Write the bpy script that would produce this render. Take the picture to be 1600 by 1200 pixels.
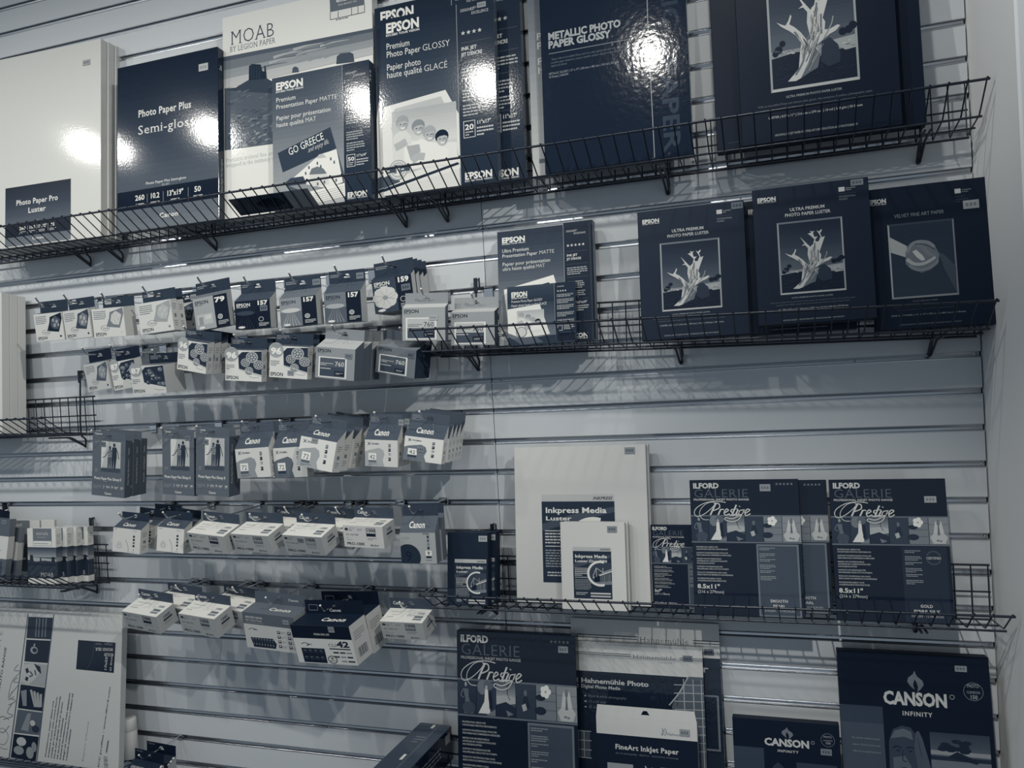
import bpy, math, random
from mathutils import Vector, Matrix

random.seed(7)
for o in list(bpy.data.objects):
    bpy.data.objects.remove(o)
SC = bpy.context.scene
COL = SC.collection

# ------------------------------------------------------------------ camera
Z0 = 2.15                      # height of the reference groove above the floor
PITCH = 0.0762                 # slatwall groove pitch (3 in)
CAM = Vector((0.67528412, -1.88153288, Z0 - 0.66722634))
CR = Vector((0.94815438, 0.31235786, -0.05861603))
CU = Vector((0.04995927, 0.03565275, 0.9981147))
CF = Vector((-0.3138588, 0.94929524, -0.01819914))
FPX = 1250.0
cam = bpy.data.cameras.new('camera')
cam.sensor_width = 36.0
cam.lens = FPX / 1600 * 36.0
cam.clip_start = 0.02
cam_ob = bpy.data.objects.new('camera', cam)
COL.objects.link(cam_ob)
cam_ob.matrix_world = Matrix(((CR.x, CU.x, -CF.x, CAM.x), (CR.y, CU.y, -CF.y, CAM.y), (CR.z, CU.z, -CF.z, CAM.z), (0, 0, 0, 1)))
SC.camera = cam_ob

# ------------------------------------------------------------------ light
SC.view_settings.view_transform = 'Standard'
SC.view_settings.look = 'None'
SC.view_settings.gamma = 1.0
SC.view_settings.use_curve_mapping = False
SC.view_settings.exposure = 0.0
world = bpy.data.worlds.new('shop_air')
SC.world = world
world.use_nodes = True
bg = world.node_tree.nodes['Background']
bg.inputs[0].default_value = (0.73, 0.87, 1.0, 1)
bg.inputs[1].default_value = 0.42


def track_or_fill_light(x, y, z, tx, tz, power, size=1.15, rad=0.031, ty=0.0):
    l = bpy.data.lights.new('track_or_fill_spot', 'SPOT')
    l.energy = power
    l.color = (1.0, 0.975, 0.91)
    l.spot_size = size
    l.spot_blend = 0.95
    l.shadow_soft_size = rad
    o = bpy.data.objects.new('track_or_fill_spot', l)
    COL.objects.link(o)
    o.location = (x, y, z)
    o.rotation_euler = (Vector((tx, ty, tz)) - Vector((x, y, z))).to_track_quat('-Z', 'Y').to_euler()
    return o


#          x      y      z    aim x  aim z  power
LAMPS = [(-2.60, -1.60, 3.05, -2.0, 1.30, 45, 1.5),
         (-1.98, -1.60, 3.05, -1.35, 1.30, 45, 1.5),
         (-1.10, -1.60, 3.05, -0.85, 1.30, 45, 1.45),
         (-0.50, -1.62, 3.05, -0.30, 1.30, 42, 1.4),
         (0.24, -1.60, 3.05, -0.02, 1.60, 30, 1.0),
         (0.66, -0.73, 3.01, 0.75, 1.10, 26, 1.5),
         (1.70, -1.95, 3.05, -1.05, 1.35, 150, 0.9),  # added fill from the right, brightens the right sides of the cartons
         (-1.50, -2.60, 3.05, 1.15, 2.25, 120, 0.42),  # added narrow fill from the left, lifts the right return wall
         (0.45, -2.45, 3.05, 0.82, 0.48, 165, 0.46)]  # added narrow fill, brightens only the lower right boxes
for L in LAMPS:
    track_or_fill_light(*L)


# ------------------------------------------------------------------ tones and materials
def s2l(c):
    c /= 255.0
    return c / 12.92 if c <= 0.04045 else ((c + 0.055) / 1.055) ** 2.4


TONE = [(0, (12, 24, 42)), (60, (50, 62, 78)), (110, (102, 110, 120)), (160, (156, 161, 164)), (205, (204, 205, 203)), (255, (250, 250, 243))]


def tone(g):
    """print tone 0..255 of the blue-black ink range -> linear albedo"""
    for (a, ca), (b, cb) in zip(TONE, TONE[1:]):
        if g <= b:
            f = (g - a) / (b - a)
            return [s2l(p + (q - p) * f) for p, q in zip(ca, cb)]
    return [s2l(v) for v in TONE[-1][1]]


MATS = {}
FIN = {'matte': (0.65, 0.12, 0.0), 'satin': (0.45, 0.12, 0.02), 'gloss': (0.085, 0.35, 0.06), 'wrap': (0.085, 0.45, 0.085)}


def mat(g, fin='satin'):
    """printed paper of tone g with a surface finish"""
    g = int(round(min(255, max(0, g)) / 3.0) * 3)
    key = (g, fin)
    if key in MATS:
        return MATS[key]
    m = bpy.data.materials.new('ink_%s_%d' % (fin, g))
    m.use_nodes = True
    nt = m.node_tree
    b = nt.nodes['Principled BSDF']
    c = [0.86 * v for v in tone(g)]
    b.inputs['Base Color'].default_value = (*c, 1)
    r, s, bump = FIN[fin]
    b.inputs['Roughness'].default_value = r
    b.inputs['Specular IOR Level'].default_value = s
    if bump:
        n = nt.nodes.new('ShaderNodeTexNoise')
        n.inputs['Scale'].default_value = 190 if fin != 'wrap' else 70
        n.inputs['Detail'].default_value = 2
        tc = nt.nodes.new('ShaderNodeTexCoord')
        bp = nt.nodes.new('ShaderNodeBump')
        bp.inputs['Strength'].default_value = bump
        bp.inputs['Distance'].default_value = 0.0016 if fin != 'wrap' else 0.004
        nt.links.new(tc.outputs['Object'], n.inputs['Vector'])
        nt.links.new(n.outputs['Fac'], bp.inputs['Height'])
        nt.links.new(bp.outputs['Normal'], b.inputs['Normal'])
    MATS[key] = m
    return m


def simple(name, col, rough=0.5, metal=0.0, spec=0.5, noise=None):
    if name in MATS:
        return MATS[name]
    m = bpy.data.materials.new(name)
    m.use_nodes = True
    nt = m.node_tree
    b = nt.nodes['Principled BSDF']
    b.inputs['Base Color'].default_value = (*col, 1)
    b.inputs['Roughness'].default_value = rough
    b.inputs['Metallic'].default_value = metal
    b.inputs['Specular IOR Level'].default_value = spec
    if noise:
        n = nt.nodes.new('ShaderNodeTexNoise')
        n.inputs['Scale'].default_value = noise[0]
        n.inputs['Detail'].default_value = 4
        tc = nt.nodes.new('ShaderNodeTexCoord')
        mx = nt.nodes.new('ShaderNodeMix')
        mx.data_type = 'RGBA'
        mx.inputs[6].default_value = (*[v * (1 - noise[1]) for v in col], 1)
        mx.inputs[7].default_value = (*[min(1, v * (1 + noise[1])) for v in col], 1)
        nt.links.new(tc.outputs['Object'], n.inputs['Vector'])
        nt.links.new(n.outputs['Fac'], mx.inputs[0])
        nt.links.new(mx.outputs[2], b.inputs['Base Color'])
    MATS[name] = m
    return m


M_WALL = simple('white_slat_laminate', (0.52, 0.55, 0.576), 0.42, 0, 0.4, (3.0, 0.02))
M_SEAM = simple('panel_core', (0.03, 0.04, 0.06), 0.8)
M_ALU = simple('aluminium_insert', (0.40, 0.42, 0.45), 0.26, 0.95)
M_PAINT = simple('painted_drywall', (0.80, 0.815, 0.82), 0.7, 0, 0.3, (6.0, 0.02))
M_WIRE = simple('black_coated_wire', (0.008, 0.014, 0.028), 0.34, 0.0, 0.5)
M_CHROME = simple('chrome_wire', (0.62, 0.63, 0.66), 0.16, 1.0)
M_FLOOR = simple('grey_floor_tile', (0.16, 0.18, 0.21), 0.5, 0, 0.4, (4.0, 0.1))
M_CEIL = simple('white_ceiling_tile', (0.6, 0.6, 0.6), 0.8, 0, 0.2, (20.0, 0.05))


# ------------------------------------------------------------------ pixels of the 1600x1200 view -> points in the shop
def ray(p):
    return (CF * FPX + CR * (p[0] - 800.0) - CU * (p[1] - 600.0)).normalized()


def at(p, y):
    d = ray(p)
    return CAM + d * ((y - CAM.y) / d.y)


def kz(k):
    """world height of slatwall groove k (counted downwards)"""
    return Z0 - k * PITCH


# ------------------------------------------------------------------ mesh building
class MB:
    def __init__(self):
        self.v, self.f, self.m, self.mats, self.sm = [], [], [], [], []

    def mi(self, m):
        for i, x in enumerate(self.mats):
            if x == m:
                return i
        self.mats.append(m)
        return len(self.mats) - 1

    def add(self, vs, fs, m, smooth=False, M=None):
        n = len(self.v)
        self.v += [tuple(M @ Vector(v)) if M else tuple(v) for v in vs]
        i = self.mi(m)
        for f in fs:
            self.f.append([n + a for a in f])
            self.m.append(i)
            self.sm.append(smooth)

    def box(self, a, b, m, c=0.0006, M=None, faces=None):
        """chamfered box from corner a to corner b; faces: material per side -x +x -y +y -z +z"""
        a, b = Vector(a), Vector(b)
        c = min(c, 0.3 * min(b - a))
        n = len(self.v)
        vs = []
        for i in (0, 1):
            for j in (0, 1):
                for k in (0, 1):
                    p = Vector((b.x if i else a.x, b.y if j else a.y, b.z if k else a.z))
                    s = Vector((-c if i else c, -c if j else c, -c if k else c))
                    for ax in range(3):      # vertex lying on the side whose normal is ax
                        q = p + s
                        q[ax] = p[ax]
                        vs.append(q)
        def V(i, j, k, ax): return (i * 4 + j * 2 + k) * 3 + ax
        fs, ms = [], []
        mm = faces or [m] * 6
        fs += [[V(0, 0, 0, 0), V(0, 0, 1, 0), V(0, 1, 1, 0), V(0, 1, 0, 0)], [V(1, 0, 0, 0), V(1, 1, 0, 0), V(1, 1, 1, 0), V(1, 0, 1, 0)],
               [V(0, 0, 0, 1), V(1, 0, 0, 1), V(1, 0, 1, 1), V(0, 0, 1, 1)], [V(0, 1, 0, 1), V(0, 1, 1, 1), V(1, 1, 1, 1), V(1, 1, 0, 1)],
               [V(0, 0, 0, 2), V(0, 1, 0, 2), V(1, 1, 0, 2), V(1, 0, 0, 2)], [V(0, 0, 1, 2), V(1, 0, 1, 2), V(1, 1, 1, 2), V(0, 1, 1, 2)]]
        ms += list(mm)
        for ax in range(3):
            o1, o2 = [t for t in range(3) if t != ax]
            for p in (0, 1):
                for q in (0, 1):
                    e0, e1 = [0, 0, 0], [0, 0, 0]
                    e0[o1] = e1[o1] = p
                    e0[o2] = e1[o2] = q
                    e1[ax] = 1
                    f = [V(*e0, o1), V(*e1, o1), V(*e1, o2), V(*e0, o2)]
                    fs.append(f)
                    ms.append(m)
        for i in (0, 1):
            for j in (0, 1):
                for k in (0, 1):
                    fs.append([V(i, j, k, 0), V(i, j, k, 1), V(i, j, k, 2)])
                    ms.append(m)
        self.v += [tuple(M @ v) if M else tuple(v) for v in vs]
        ctr = (a + b) / 2
        for f, q in zip(fs, ms):
            p = [vs[t] for t in f]
            nn = (p[1] - p[0]).cross(p[2] - p[0])
            if nn.dot(sum(p, Vector()) / len(p) - ctr) < 0:
                f = f[::-1]
            self.f.append([n + t for t in f])
            self.m.append(self.mi(q))
            self.sm.append(False)

    def tube(self, pts, r, m, n=7, M=None, cap=True):
        pts = [Vector(p) for p in pts]
        vs, fs = [], []
        up = None
        for i, p in enumerate(pts):
            t = (pts[min(i + 1, len(pts) - 1)] - pts[max(i - 1, 0)]).normalized()
            if up is None:
                up = Vector((0, 0, 1)) if abs(t.z) < 0.9 else Vector((1, 0, 0))
            a = t.cross(up).normalized()
            up = a.cross(t).normalized()
            for k in range(n):
                w = 2 * math.pi * k / n
                vs.append(p + (a * math.cos(w) + up * math.sin(w)) * r)
        for i in range(len(pts) - 1):
            for k in range(n):
                fs.append([i * n + k, i * n + (k + 1) % n, (i + 1) * n + (k + 1) % n, (i + 1) * n + k])
        self.add(vs, fs, m, True, M)
        if cap:
            self.add(vs[:n], [list(range(n))[::-1]], m, False, M)
            self.add(vs[-n:], [list(range(n))], m, False, M)

    def prism(self, prof, x0, x1, m, M=None):
        """profile of (y, z) points swept along x"""
        n = len(prof)
        vs = [(x0, y, z) for y, z in prof] + [(x1, y, z) for y, z in prof]
        fs = [[i, (i + 1) % n, n + (i + 1) % n, n + i] for i in range(n)]
        self.add(vs, fs + [list(range(n))[::-1], list(range(n, 2 * n))], m, False, M)

    def lathe(self, prof, m, n=28, M=None):
        vs, fs = [], []
        for r, z in prof:
            for k in range(n):
                w = 2 * math.pi * k / n
                vs.append((r * math.cos(w), r * math.sin(w), z))
        for i in range(len(prof) - 1):
            for k in range(n):
                fs.append([i * n + k, i * n + (k + 1) % n, (i + 1) * n + (k + 1) % n, (i + 1) * n + k])
        self.add(vs, fs, m, True, M)

    def build(self, name, parent=None, M=None):
        me = bpy.data.meshes.new(name)
        me.from_pydata(self.v, [], self.f)
        for m in self.mats:
            me.materials.append(m)
        me.polygons.foreach_set('material_index', self.m)
        me.polygons.foreach_set('use_smooth', self.sm)
        me.update()
        o = bpy.data.objects.new(name, me)
        COL.objects.link(o)
        if parent:
            o.parent = parent
        if M:
            o.matrix_local = M
        return o


def tag(o, label, cat, group=None):
    o['label'] = label
    o['category'] = cat
    if group:
        o['group'] = group
    return o


def thing(name, label, cat, M, group=None):
    o = bpy.data.objects.new(name, None)
    o.empty_display_size = 0.02
    COL.objects.link(o)
    o.matrix_world = M
    return tag(o, label, cat, group)


def struct(o):
    o['kind'] = 'structure'
    return o


def fillet(pts, r, n=4):
    """round the corners of a polyline"""
    pts = [Vector(p) for p in pts]
    out = [pts[0]]
    for a, b, c in zip(pts, pts[1:], pts[2:]):
        u, w = (a - b), (c - b)
        d = min(r, u.length * 0.45, w.length * 0.45)
        p, q = b + u.normalized() * d, b + w.normalized() * d
        for i in range(n + 1):
            t = i / n
            out.append(p * (1 - t) ** 2 + b * 2 * t * (1 - t) + q * t * t)
    return out + [pts[-1]]


# ------------------------------------------------------------------ lettering
GL = {}
CHARS = [chr(c) for c in range(33, 127)] + list('éÉü®™·')
STYLES = {'r': 0.0, 'b': 0.022, 'h': 0.042, 't': -0.012}


def make_glyphs():
    tmp = []
    for st, off in STYLES.items():
        for ch in ['I', ' '] + CHARS:
            for body in (ch, ch + 'I'):
                if body == ' ':
                    continue
                cu = bpy.data.curves.new('g', 'FONT')
                cu.body = body
                cu.offset = off
                cu.resolution_u = 2
                o = bpy.data.objects.new('g', cu)
                COL.objects.link(o)
                tmp.append((st, ch, body != ch, o))
    bpy.context.view_layer.update()
    dg = bpy.context.evaluated_depsgraph_get()
    raw = {}
    for st, ch, two, o in tmp:
        me = o.evaluated_get(dg).to_mesh()
        vs = [(v.co.x, v.co.y) for v in me.vertices]
        fs = [list(p.vertices) for p in me.polygons]
        xm = max([v[0] for v in vs], default=0)
        if two:
            raw[(st, ch, 2)] = xm
        else:
            raw[(st, ch)] = (vs, fs, xm)
        o.evaluated_get(dg).to_mesh_clear()
    for st, ch, two, o in tmp:
        if two:
            continue
    for st in STYLES:
        xi = raw[(st, 'I')][2]
        H = max(v[1] for v in raw[(st, 'H')][0])
        for ch in [' '] + CHARS:
            adv = raw[(st, ch, 2)] - xi
            vs, fs = raw.get((st, ch), ([], [], 0))[:2]
            GL[(st, ch)] = ([(x / H, y / H) for x, y in vs], fs, adv / H)
    for *_, o in tmp:
        cu = o.data
        bpy.data.objects.remove(o)
        bpy.data.curves.remove(cu)
    # a slab-serif cut of the same letters: feet and heads on every stem end
    for st, new in (('r', 's'), ('b', 'sb'), ('t', 'st')):
        xh = max(v[1] for v in GL[(st, 'x')][0])
        for ch in [' '] + CHARS:
            vs, fs, adv = GL[(st, ch)]
            vs, fs = list(vs), list(fs)
            cnt = {}
            for f in fs:
                for a, b in zip(f, f[1:] + f[:1]):
                    k = (min(a, b), max(a, b))
                    cnt[k] = cnt.get(k, 0) + 1
            if ch.isalpha():
                for (a, b), n in cnt.items():
                    if n != 1:
                        continue
                    (xa, ya), (xb, yb) = vs[a], vs[b]
                    if abs(ya - yb) > 0.015 or not 0.06 < abs(xa - xb) < 0.27:
                        continue
                    lo, hi = min(xa, xb) - 0.075, max(xa, xb) + 0.075
                    th = 0.055
                    if abs(ya) < 0.05:
                        y0, y1 = ya, ya + th
                    elif abs(ya - 1) < 0.06 or abs(ya - xh) < 0.05 or ya > 1.0:
                        y0, y1 = ya - th, ya
                    else:
                        continue
                    n0 = len(vs)
                    vs += [(lo, y0), (hi, y0), (hi, y1), (lo, y1)]
                    fs.append([n0, n0 + 1, n0 + 2, n0 + 3])
            GL[(new, ch)] = (vs, fs, adv + 0.05)


make_glyphs()


# ------------------------------------------------------------------ printed faces
def quad_map(q):
    """perspective map taking the quad (tl, tr, br, bl) to the 0..100 square"""
    rows = []
    for (x, y), (u, v) in zip(q, ((0, 0), (100, 0), (100, 100), (0, 100))):
        rows.append([x, y, 1, 0, 0, 0, -u * x, -u * y, u])
        rows.append([0, 0, 0, x, y, 1, -v * x, -v * y, v])
    n = 8
    for i in range(n):
        p = max(range(i, n), key=lambda r: abs(rows[r][i]))
        rows[i], rows[p] = rows[p], rows[i]
        rows[i] = [t / rows[i][i] for t in rows[i]]
        for r in range(n):
            if r != i:
                k = rows[r][i]
                rows[r] = [a - k * b for a, b in zip(rows[r], rows[i])]
    h = [r[8] for r in rows]
    return lambda x, y: ((h[0] * x + h[1] * y + h[2]) / (h[6] * x + h[7] * y + 1), (h[3] * x + h[4] * y + h[5]) / (h[6] * x + h[7] * y + 1))


class Face:
    """print on one side of a pack; x and y run 0..100 from its top left corner"""

    def __init__(self, w, h, fin='satin'):
        self.w, self.h, self.fin, self.it = w, h, fin, []
        self.x0, self.y0, self.sx, self.sy = 0.0, 0.0, 1.0, 1.0
        self.rnd = random.Random(int(w * 9999) + int(h * 7777))

    def sub(self, x0, y0, x1, y1):
        """the same face seen through a window: 0..100 now spans that window"""
        f = Face.__new__(Face)
        f.__dict__.update(self.__dict__)
        f.x0, f.y0 = self.x0 + x0 * self.sx, self.y0 + y0 * self.sy
        f.sx, f.sy = self.sx * (x1 - x0) / 100, self.sy * (y1 - y0) / 100
        return f

    def trace(self, quad):
        """the same face, addressed by the pixels of a close-up in which its corners (tl, tr, br, bl) lie at quad"""
        f = self.sub(0, 0, 100, 100)
        f.hom = quad_map(quad)
        f.up = self
        (ax, ay), (bx, by), (cx, cy), (dx, dy) = quad
        f.sx = self.sx * 200 / (math.hypot(bx - ax, by - ay) + math.hypot(cx - dx, cy - dy))
        f.sy = self.sy * 200 / (math.hypot(dx - ax, dy - ay) + math.hypot(cx - bx, cy - by))
        return f

    hom = None

    def P(self, x, y):
        if self.hom:
            return self.up.P(*self.hom(x, y))
        return ((self.x0 + x * self.sx) / 100 * self.w, self.h * (1 - (self.y0 + y * self.sy) / 100))

    def poly(self, pts, g, l=1):
        self.it.append(([self.P(*p) for p in pts], [list(range(len(pts)))], g, l))

    def rect(self, x0, y0, x1, y1, g, l=1):
        self.poly([(x0, y0), (x1, y0), (x1, y1), (x0, y1)], g, l)

    def frame(self, x0, y0, x1, y1, t, g, l=1):
        """outline, t in percent of the width"""
        ty = t * self.w * self.sx / (self.h * self.sy)
        self.rect(x0, y0, x1, y0 + ty, g, l)
        self.rect(x0, y1 - ty, x1, y1, g, l)
        self.rect(x0, y0 + ty, x0 + t, y1 - ty, g, l)
        self.rect(x1 - t, y0 + ty, x1, y1 - ty, g, l)

    def ell(self, cx, cy, rx, ry, g, l=1, n=20):
        self.poly([(cx + rx * math.cos(2 * math.pi * i / n), cy + ry * math.sin(2 * math.pi * i / n)) for i in range(n)], g, l)

    def ring(self, cx, cy, rx, ry, t, g, l=1, n=28, a0=0, a1=360):
        vs, fs = [], []
        for i in range(n + 1):
            a = math.radians(a0 + (a1 - a0) * i / n)
            for q in (1, 1 - t):
                vs.append(self.P(cx + rx * q * math.cos(a), cy + ry * q * math.sin(a)))
        for i in range(n):
            fs.append([2 * i, 2 * i + 1, 2 * i + 3, 2 * i + 2])
        self.it.append((vs, fs, g, l))

    def stroke(self, pts, t, g, l=1, smooth=True, t1=None):
        """brush line through points; t = width in percent of the face width, tapering to t1"""
        P = [Vector(self.P(*p)) for p in pts]
        if smooth and len(P) > 2:
            Q = []
            for i in range(len(P) - 1):
                a, b, c, d = P[max(0, i - 1)], P[i], P[i + 1], P[min(len(P) - 1, i + 2)]
                for k in range(5):
                    s = k / 5
                    Q.append(0.5 * ((2 * b) + (c - a) * s + (2 * a - 5 * b + 4 * c - d) * s * s + (3 * b - a - 3 * c + d) * s ** 3))
            P = Q + [P[-1]]
        vs, fs = [], []
        t1 = t if t1 is None else t1
        for i, p in enumerate(P):
            d = (P[min(i + 1, len(P) - 1)] - P[max(i - 1, 0)])
            d = d.normalized() if d.length > 0 else Vector((1, 0))
            nrm = Vector((-d.y, d.x)) * ((t + (t1 - t) * i / max(1, len(P) - 1)) * self.w / 200)
            vs += [tuple(p + nrm), tuple(p - nrm)]
        for i in range(len(P) - 1):
            fs.append([2 * i, 2 * i + 1, 2 * i + 3, 2 * i + 2])
        self.it.append((vs, fs, g, l))

    def text(self, s, x, y, h, g, st='r', w=None, al='l', shear=0.0, rot=0.0, l=2, sp=0.0):
        """s with its baseline start at (x, y), cap height h percent of the face height, optional width w in percent"""
        hh = h / 100 * self.h * self.sy
        adv = sum(GL[(st, c)][2] + sp for c in s)
        ww = adv * hh if w is None else w / 100 * self.w * self.sx
        kx = ww / max(1e-6, adv)
        ox, oy = self.P(x, y)
        off = {'l': 0, 'c': -ww / 2, 'r': -ww}[al]
        ca, sa = math.cos(math.radians(rot)), math.sin(math.radians(rot))
        cx, V, F = off, [], []
        for c in s:
            vs, fs, ad = GL[(st, c)]
            n = len(V)
            for vx, vy in vs:
                px, py = cx + vx * kx + shear * vy * hh, vy * hh
                V.append((ox + px * ca - py * sa, oy + px * sa + py * ca))
            F += [[n + i for i in f] for f in fs]
            cx += (ad + sp) * kx
        if V:
            self.it.append((V, F, g, l))

    def micro(self, x0, y0, x1, rows, dy, g, l=2, th=0.45):
        """small print: rows of unreadable word-long dashes"""
        for r in range(rows):
            x = x0
            end = x1 if r < rows - 1 else x0 + (x1 - x0) * self.rnd.uniform(0.35, 0.9)
            while x < end - 1:
                wd = min(self.rnd.uniform(2.5, 8) * (x1 - x0) / 45, end - x)
                self.rect(x, y0 + r * dy, x + wd, y0 + r * dy + dy * th, g, l)
                x += wd + (x1 - x0) * 0.025

    def stars(self, x, y, n, d, g, l=2):
        """row of five-pointed stars, d = step in percent of the width"""
        r = d * 0.42
        ry = r * self.w * self.sx / (self.h * self.sy)
        for i in range(n):
            self.poly([(x + i * d + (r if k % 2 == 0 else r * 0.42) * math.sin(k * math.pi / 5), y - (ry if k % 2 == 0 else ry * 0.42) * math.cos(k * math.pi / 5)) for k in range(10)], g, l)

    def onto(self, mb, T=None, step=0.00009):
        """lay the print on the y = 0 side of a mesh (or where T puts it); overprints stack up in ink-thin layers"""
        done = []
        for vs, fs, g, l in sorted(self.it, key=lambda i: i[3]):
            bx = (min(v[0] for v in vs), max(v[0] for v in vs), min(v[1] for v in vs), max(v[1] for v in vs))
            n = 1
            for o, k in done:
                if k >= n and o[0] < bx[1] and bx[0] < o[1] and o[2] < bx[3] and bx[2] < o[3]:
                    n = k + 1
            done.append((bx, n))
            pts = [Vector((x, -step * (n + 0.5), z)) for x, z in vs]
            m = mat(g, self.fin)
            ok = []
            for f in fs:
                ar = sum(vs[a][0] * vs[b][1] - vs[b][0] * vs[a][1] for a, b in zip(f, f[1:] + f[:1]))
                ok.append(f if ar > 0 else f[::-1])
            mb.add(pts, ok, m, False, T)


def right_side(w):
    """placement of a face on the right side (x = w) of a box: its x runs from front to back"""
    return Matrix.Translation((w, 0, 0)) @ Matrix.Rotation(math.pi / 2, 4, 'Z')


def top_side(h):
    """placement on the top side (z = h): its upper edge lies at the back; face height = depth"""
    return Matrix.Translation((0, 0, h)) @ Matrix.Rotation(-math.pi / 2, 4, 'X')


# ------------------------------------------------------------------ the slat wall, the pilaster, floor and ceiling
XL, XR = -5.2, 1.0829          # slat wall from the left, out of view, to the return wall
wall = bpy.data.objects.new('wall_back', None)
COL.objects.link(wall)
struct(wall)
GH, GD = 0.0118, 0.0085        # groove opening and depth
for xa, xb in ((XL, -0.0009), (0.0009, XR - 0.003)):
    mb = MB()
    for k in range(-14, 28):
        top, bot = kz(k) - GH, kz(k + 1)
        if bot < 0.0:
            bot = 0.0
        e = 0.0012
        mb.prism([(0.0, top - e), (0.0, bot + e), (e, bot), (0.02, bot), (0.02, top), (e, top)], xa, xb, M_WALL)
    struct(mb.build('slat_panel', wall))
mb = MB()
mb.box((XL, 0.02, 0), (XR, 0.03, 3.3), M_SEAM)
struct(mb.build('panel_back', wall))
for k in range(-13, 28):
    for xa, xb in ((XL, -0.0035), (-0.0012, XR - 0.004)):
        mb = MB()
        z1, z0 = kz(k), kz(k) - GH
        # liner of the groove: lip below, dished back, lip above
        mb.prism([(-0.0010, z0), (-0.0010, z0 - 0.0016), (0.0008, z0 + 0.0003), (GD, z0 + 0.0010), (GD + 0.001, (z0 + z1) / 2), (GD, z1 - 0.0010), (0.0008, z1 - 0.0003),
                  (0.0008, z1), (0.012, z1), (0.012, z0)], xa, xb, M_ALU)
        struct(mb.build('groove_insert', wall))
for px in ((748, 357), (758, 356), (783, 594), (769, 687), (1525, 554), (1534, 722), (1546, 1007), (1539, 836), (1335, 563)):
    k = round((Z0 - at(px, 0.006).z) / PITCH - 0.08)
    mb = MB()
    mb.lathe([(0.0, -0.0012), (0.0022, -0.0012), (0.0032, 0.0), (0.0032, 0.002)], M_CHROME, 12,
             Matrix.Translation((at(px, 0.006).x, GD - 0.001, kz(k) - GH / 2)) @ Matrix.Rotation(-math.pi / 2, 4, 'X'))
    mb.box((at(px, 0.006).x - 0.0022, GD - 0.0026, kz(k) - GH / 2 - 0.0004), (at(px, 0.006).x + 0.0022, GD - 0.002, kz(k) - GH / 2 + 0.0004), M_SEAM)
    struct(mb.build('screw', wall))
mb = MB()
mb.box((XR, -0.33, 0), (XR + 2.4, 0.03, 3.3), M_PAINT, 0.004)
struct(mb.build('wall_right'))
mb = MB()
mb.box((XL, -4.5, -0.02), (XR + 2.4, 0.03, 0), M_FLOOR, 0.001)
struct(mb.build('floor'))
mb = MB()
mb.box((XL, -4.5, 3.3), (XR + 2.4, 0.03, 3.32), M_CEIL, 0.001)
struct(mb.build('ceiling'))


# ------------------------------------------------------------------ wire baskets
FY, BY, LY = -0.128, -0.022, -0.200     # front edge of the floor, back grid, tip of the slanted lip
LIPZ, DROP, BACKZ = 0.047, 0.013, 0.098


class Basket:
    def __init__(self, x0, x1, z, label, slope=0.0, braces=(), spacing=0.0318):
        self.x0, self.z, self.sl = x0, z, slope
        L = x1 - x0
        M = Matrix.Translation((x0, 0, z)) @ Matrix.Rotation(math.atan(slope), 4, 'Y')
        root = thing('wire_basket', label, 'basket', M, 'wire baskets on the slat wall')
        n = int(round(L / spacing))
        proto = None
        prof = fillet([(0, BY, BACKZ), (0, BY, -DROP), (0, FY, 0), (0, LY, LIPZ + 0.003), (0, LY - 0.004, LIPZ + 0.001)], 0.005)
        mb = MB()
        mb.tube(prof, 0.00155, M_WIRE, 6)
        proto = mb.build('rib', root)
        proto.location = (0.004, 0, 0)
        for i in range(1, n + 1):
            c = proto.copy()
            COL.objects.link(c)
            c.parent = root
            c.location = (0.004 + (L - 0.008) * i / n, 0, 0)
        for y, z, r in ((LY, LIPZ - 0.001, 0.0027), (FY - 0.003, -0.0035, 0.0024), (BY + 0.002, -DROP - 0.003, 0.0024), (BY + 0.0035, BACKZ * 0.42, 0.002), (BY + 0.0035, BACKZ - 0.001, 0.0024), ((FY + BY) / 2, -DROP / 2 - 0.0045, 0.002)):
            mb = MB()
            mb.tube([(0, y, z), (L, y, z)], r, M_WIRE, 8)
            mb.build('rail', root)
        for px in braces:
            x = px - x0
            zz = -DROP - 0.006
            mb = MB()
            up = PITCH * math.ceil((z + BACKZ + 0.005 - Z0 + GH) / PITCH) + Z0 - GH * 0.55 - z   # the groove it hooks into
            for s in (-1, 1):
                mb.tube(fillet([(x + s * 0.005, FY + 0.002, zz + 0.004), (x + s * 0.005, -0.06, zz - 0.001), (x + s * 0.003, -0.006, -0.050), (x, -0.005, -0.054)], 0.01), 0.0026, M_WIRE, 7)
            mb.tube(fillet([(x, -0.005, -0.054), (x + 0.004, -0.005, -0.03), (x + 0.004, -0.022, zz), (x + 0.004, -0.022, 0.02), (x + 0.004, -0.012, up - 0.03), (x + 0.004, -0.012, up), (x + 0.004, 0.004, up)], 0.008), 0.0026, M_WIRE, 7)
            mb.box((x - 0.001, -0.0165, up - 0.034), (x + 0.009, -0.0125, up + 0.003), M_WIRE, 0.001)
            mb.box((x + 0.012, -0.0165, up - 0.022), (x + 0.0155, -0.0125, up + 0.003), M_WIRE, 0.001)
            mb.build('brace', root)

    def floor(self, x, y):
        """height of the wire floor, or of the lip in front of it"""
        z = self.z - self.sl * (x - self.x0)
        if y < FY:
            return z + (FY - y) * LIPZ / (FY - LY) + 0.003
        return z - (y - FY) * DROP / (FY - BY) + 0.0026


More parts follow.
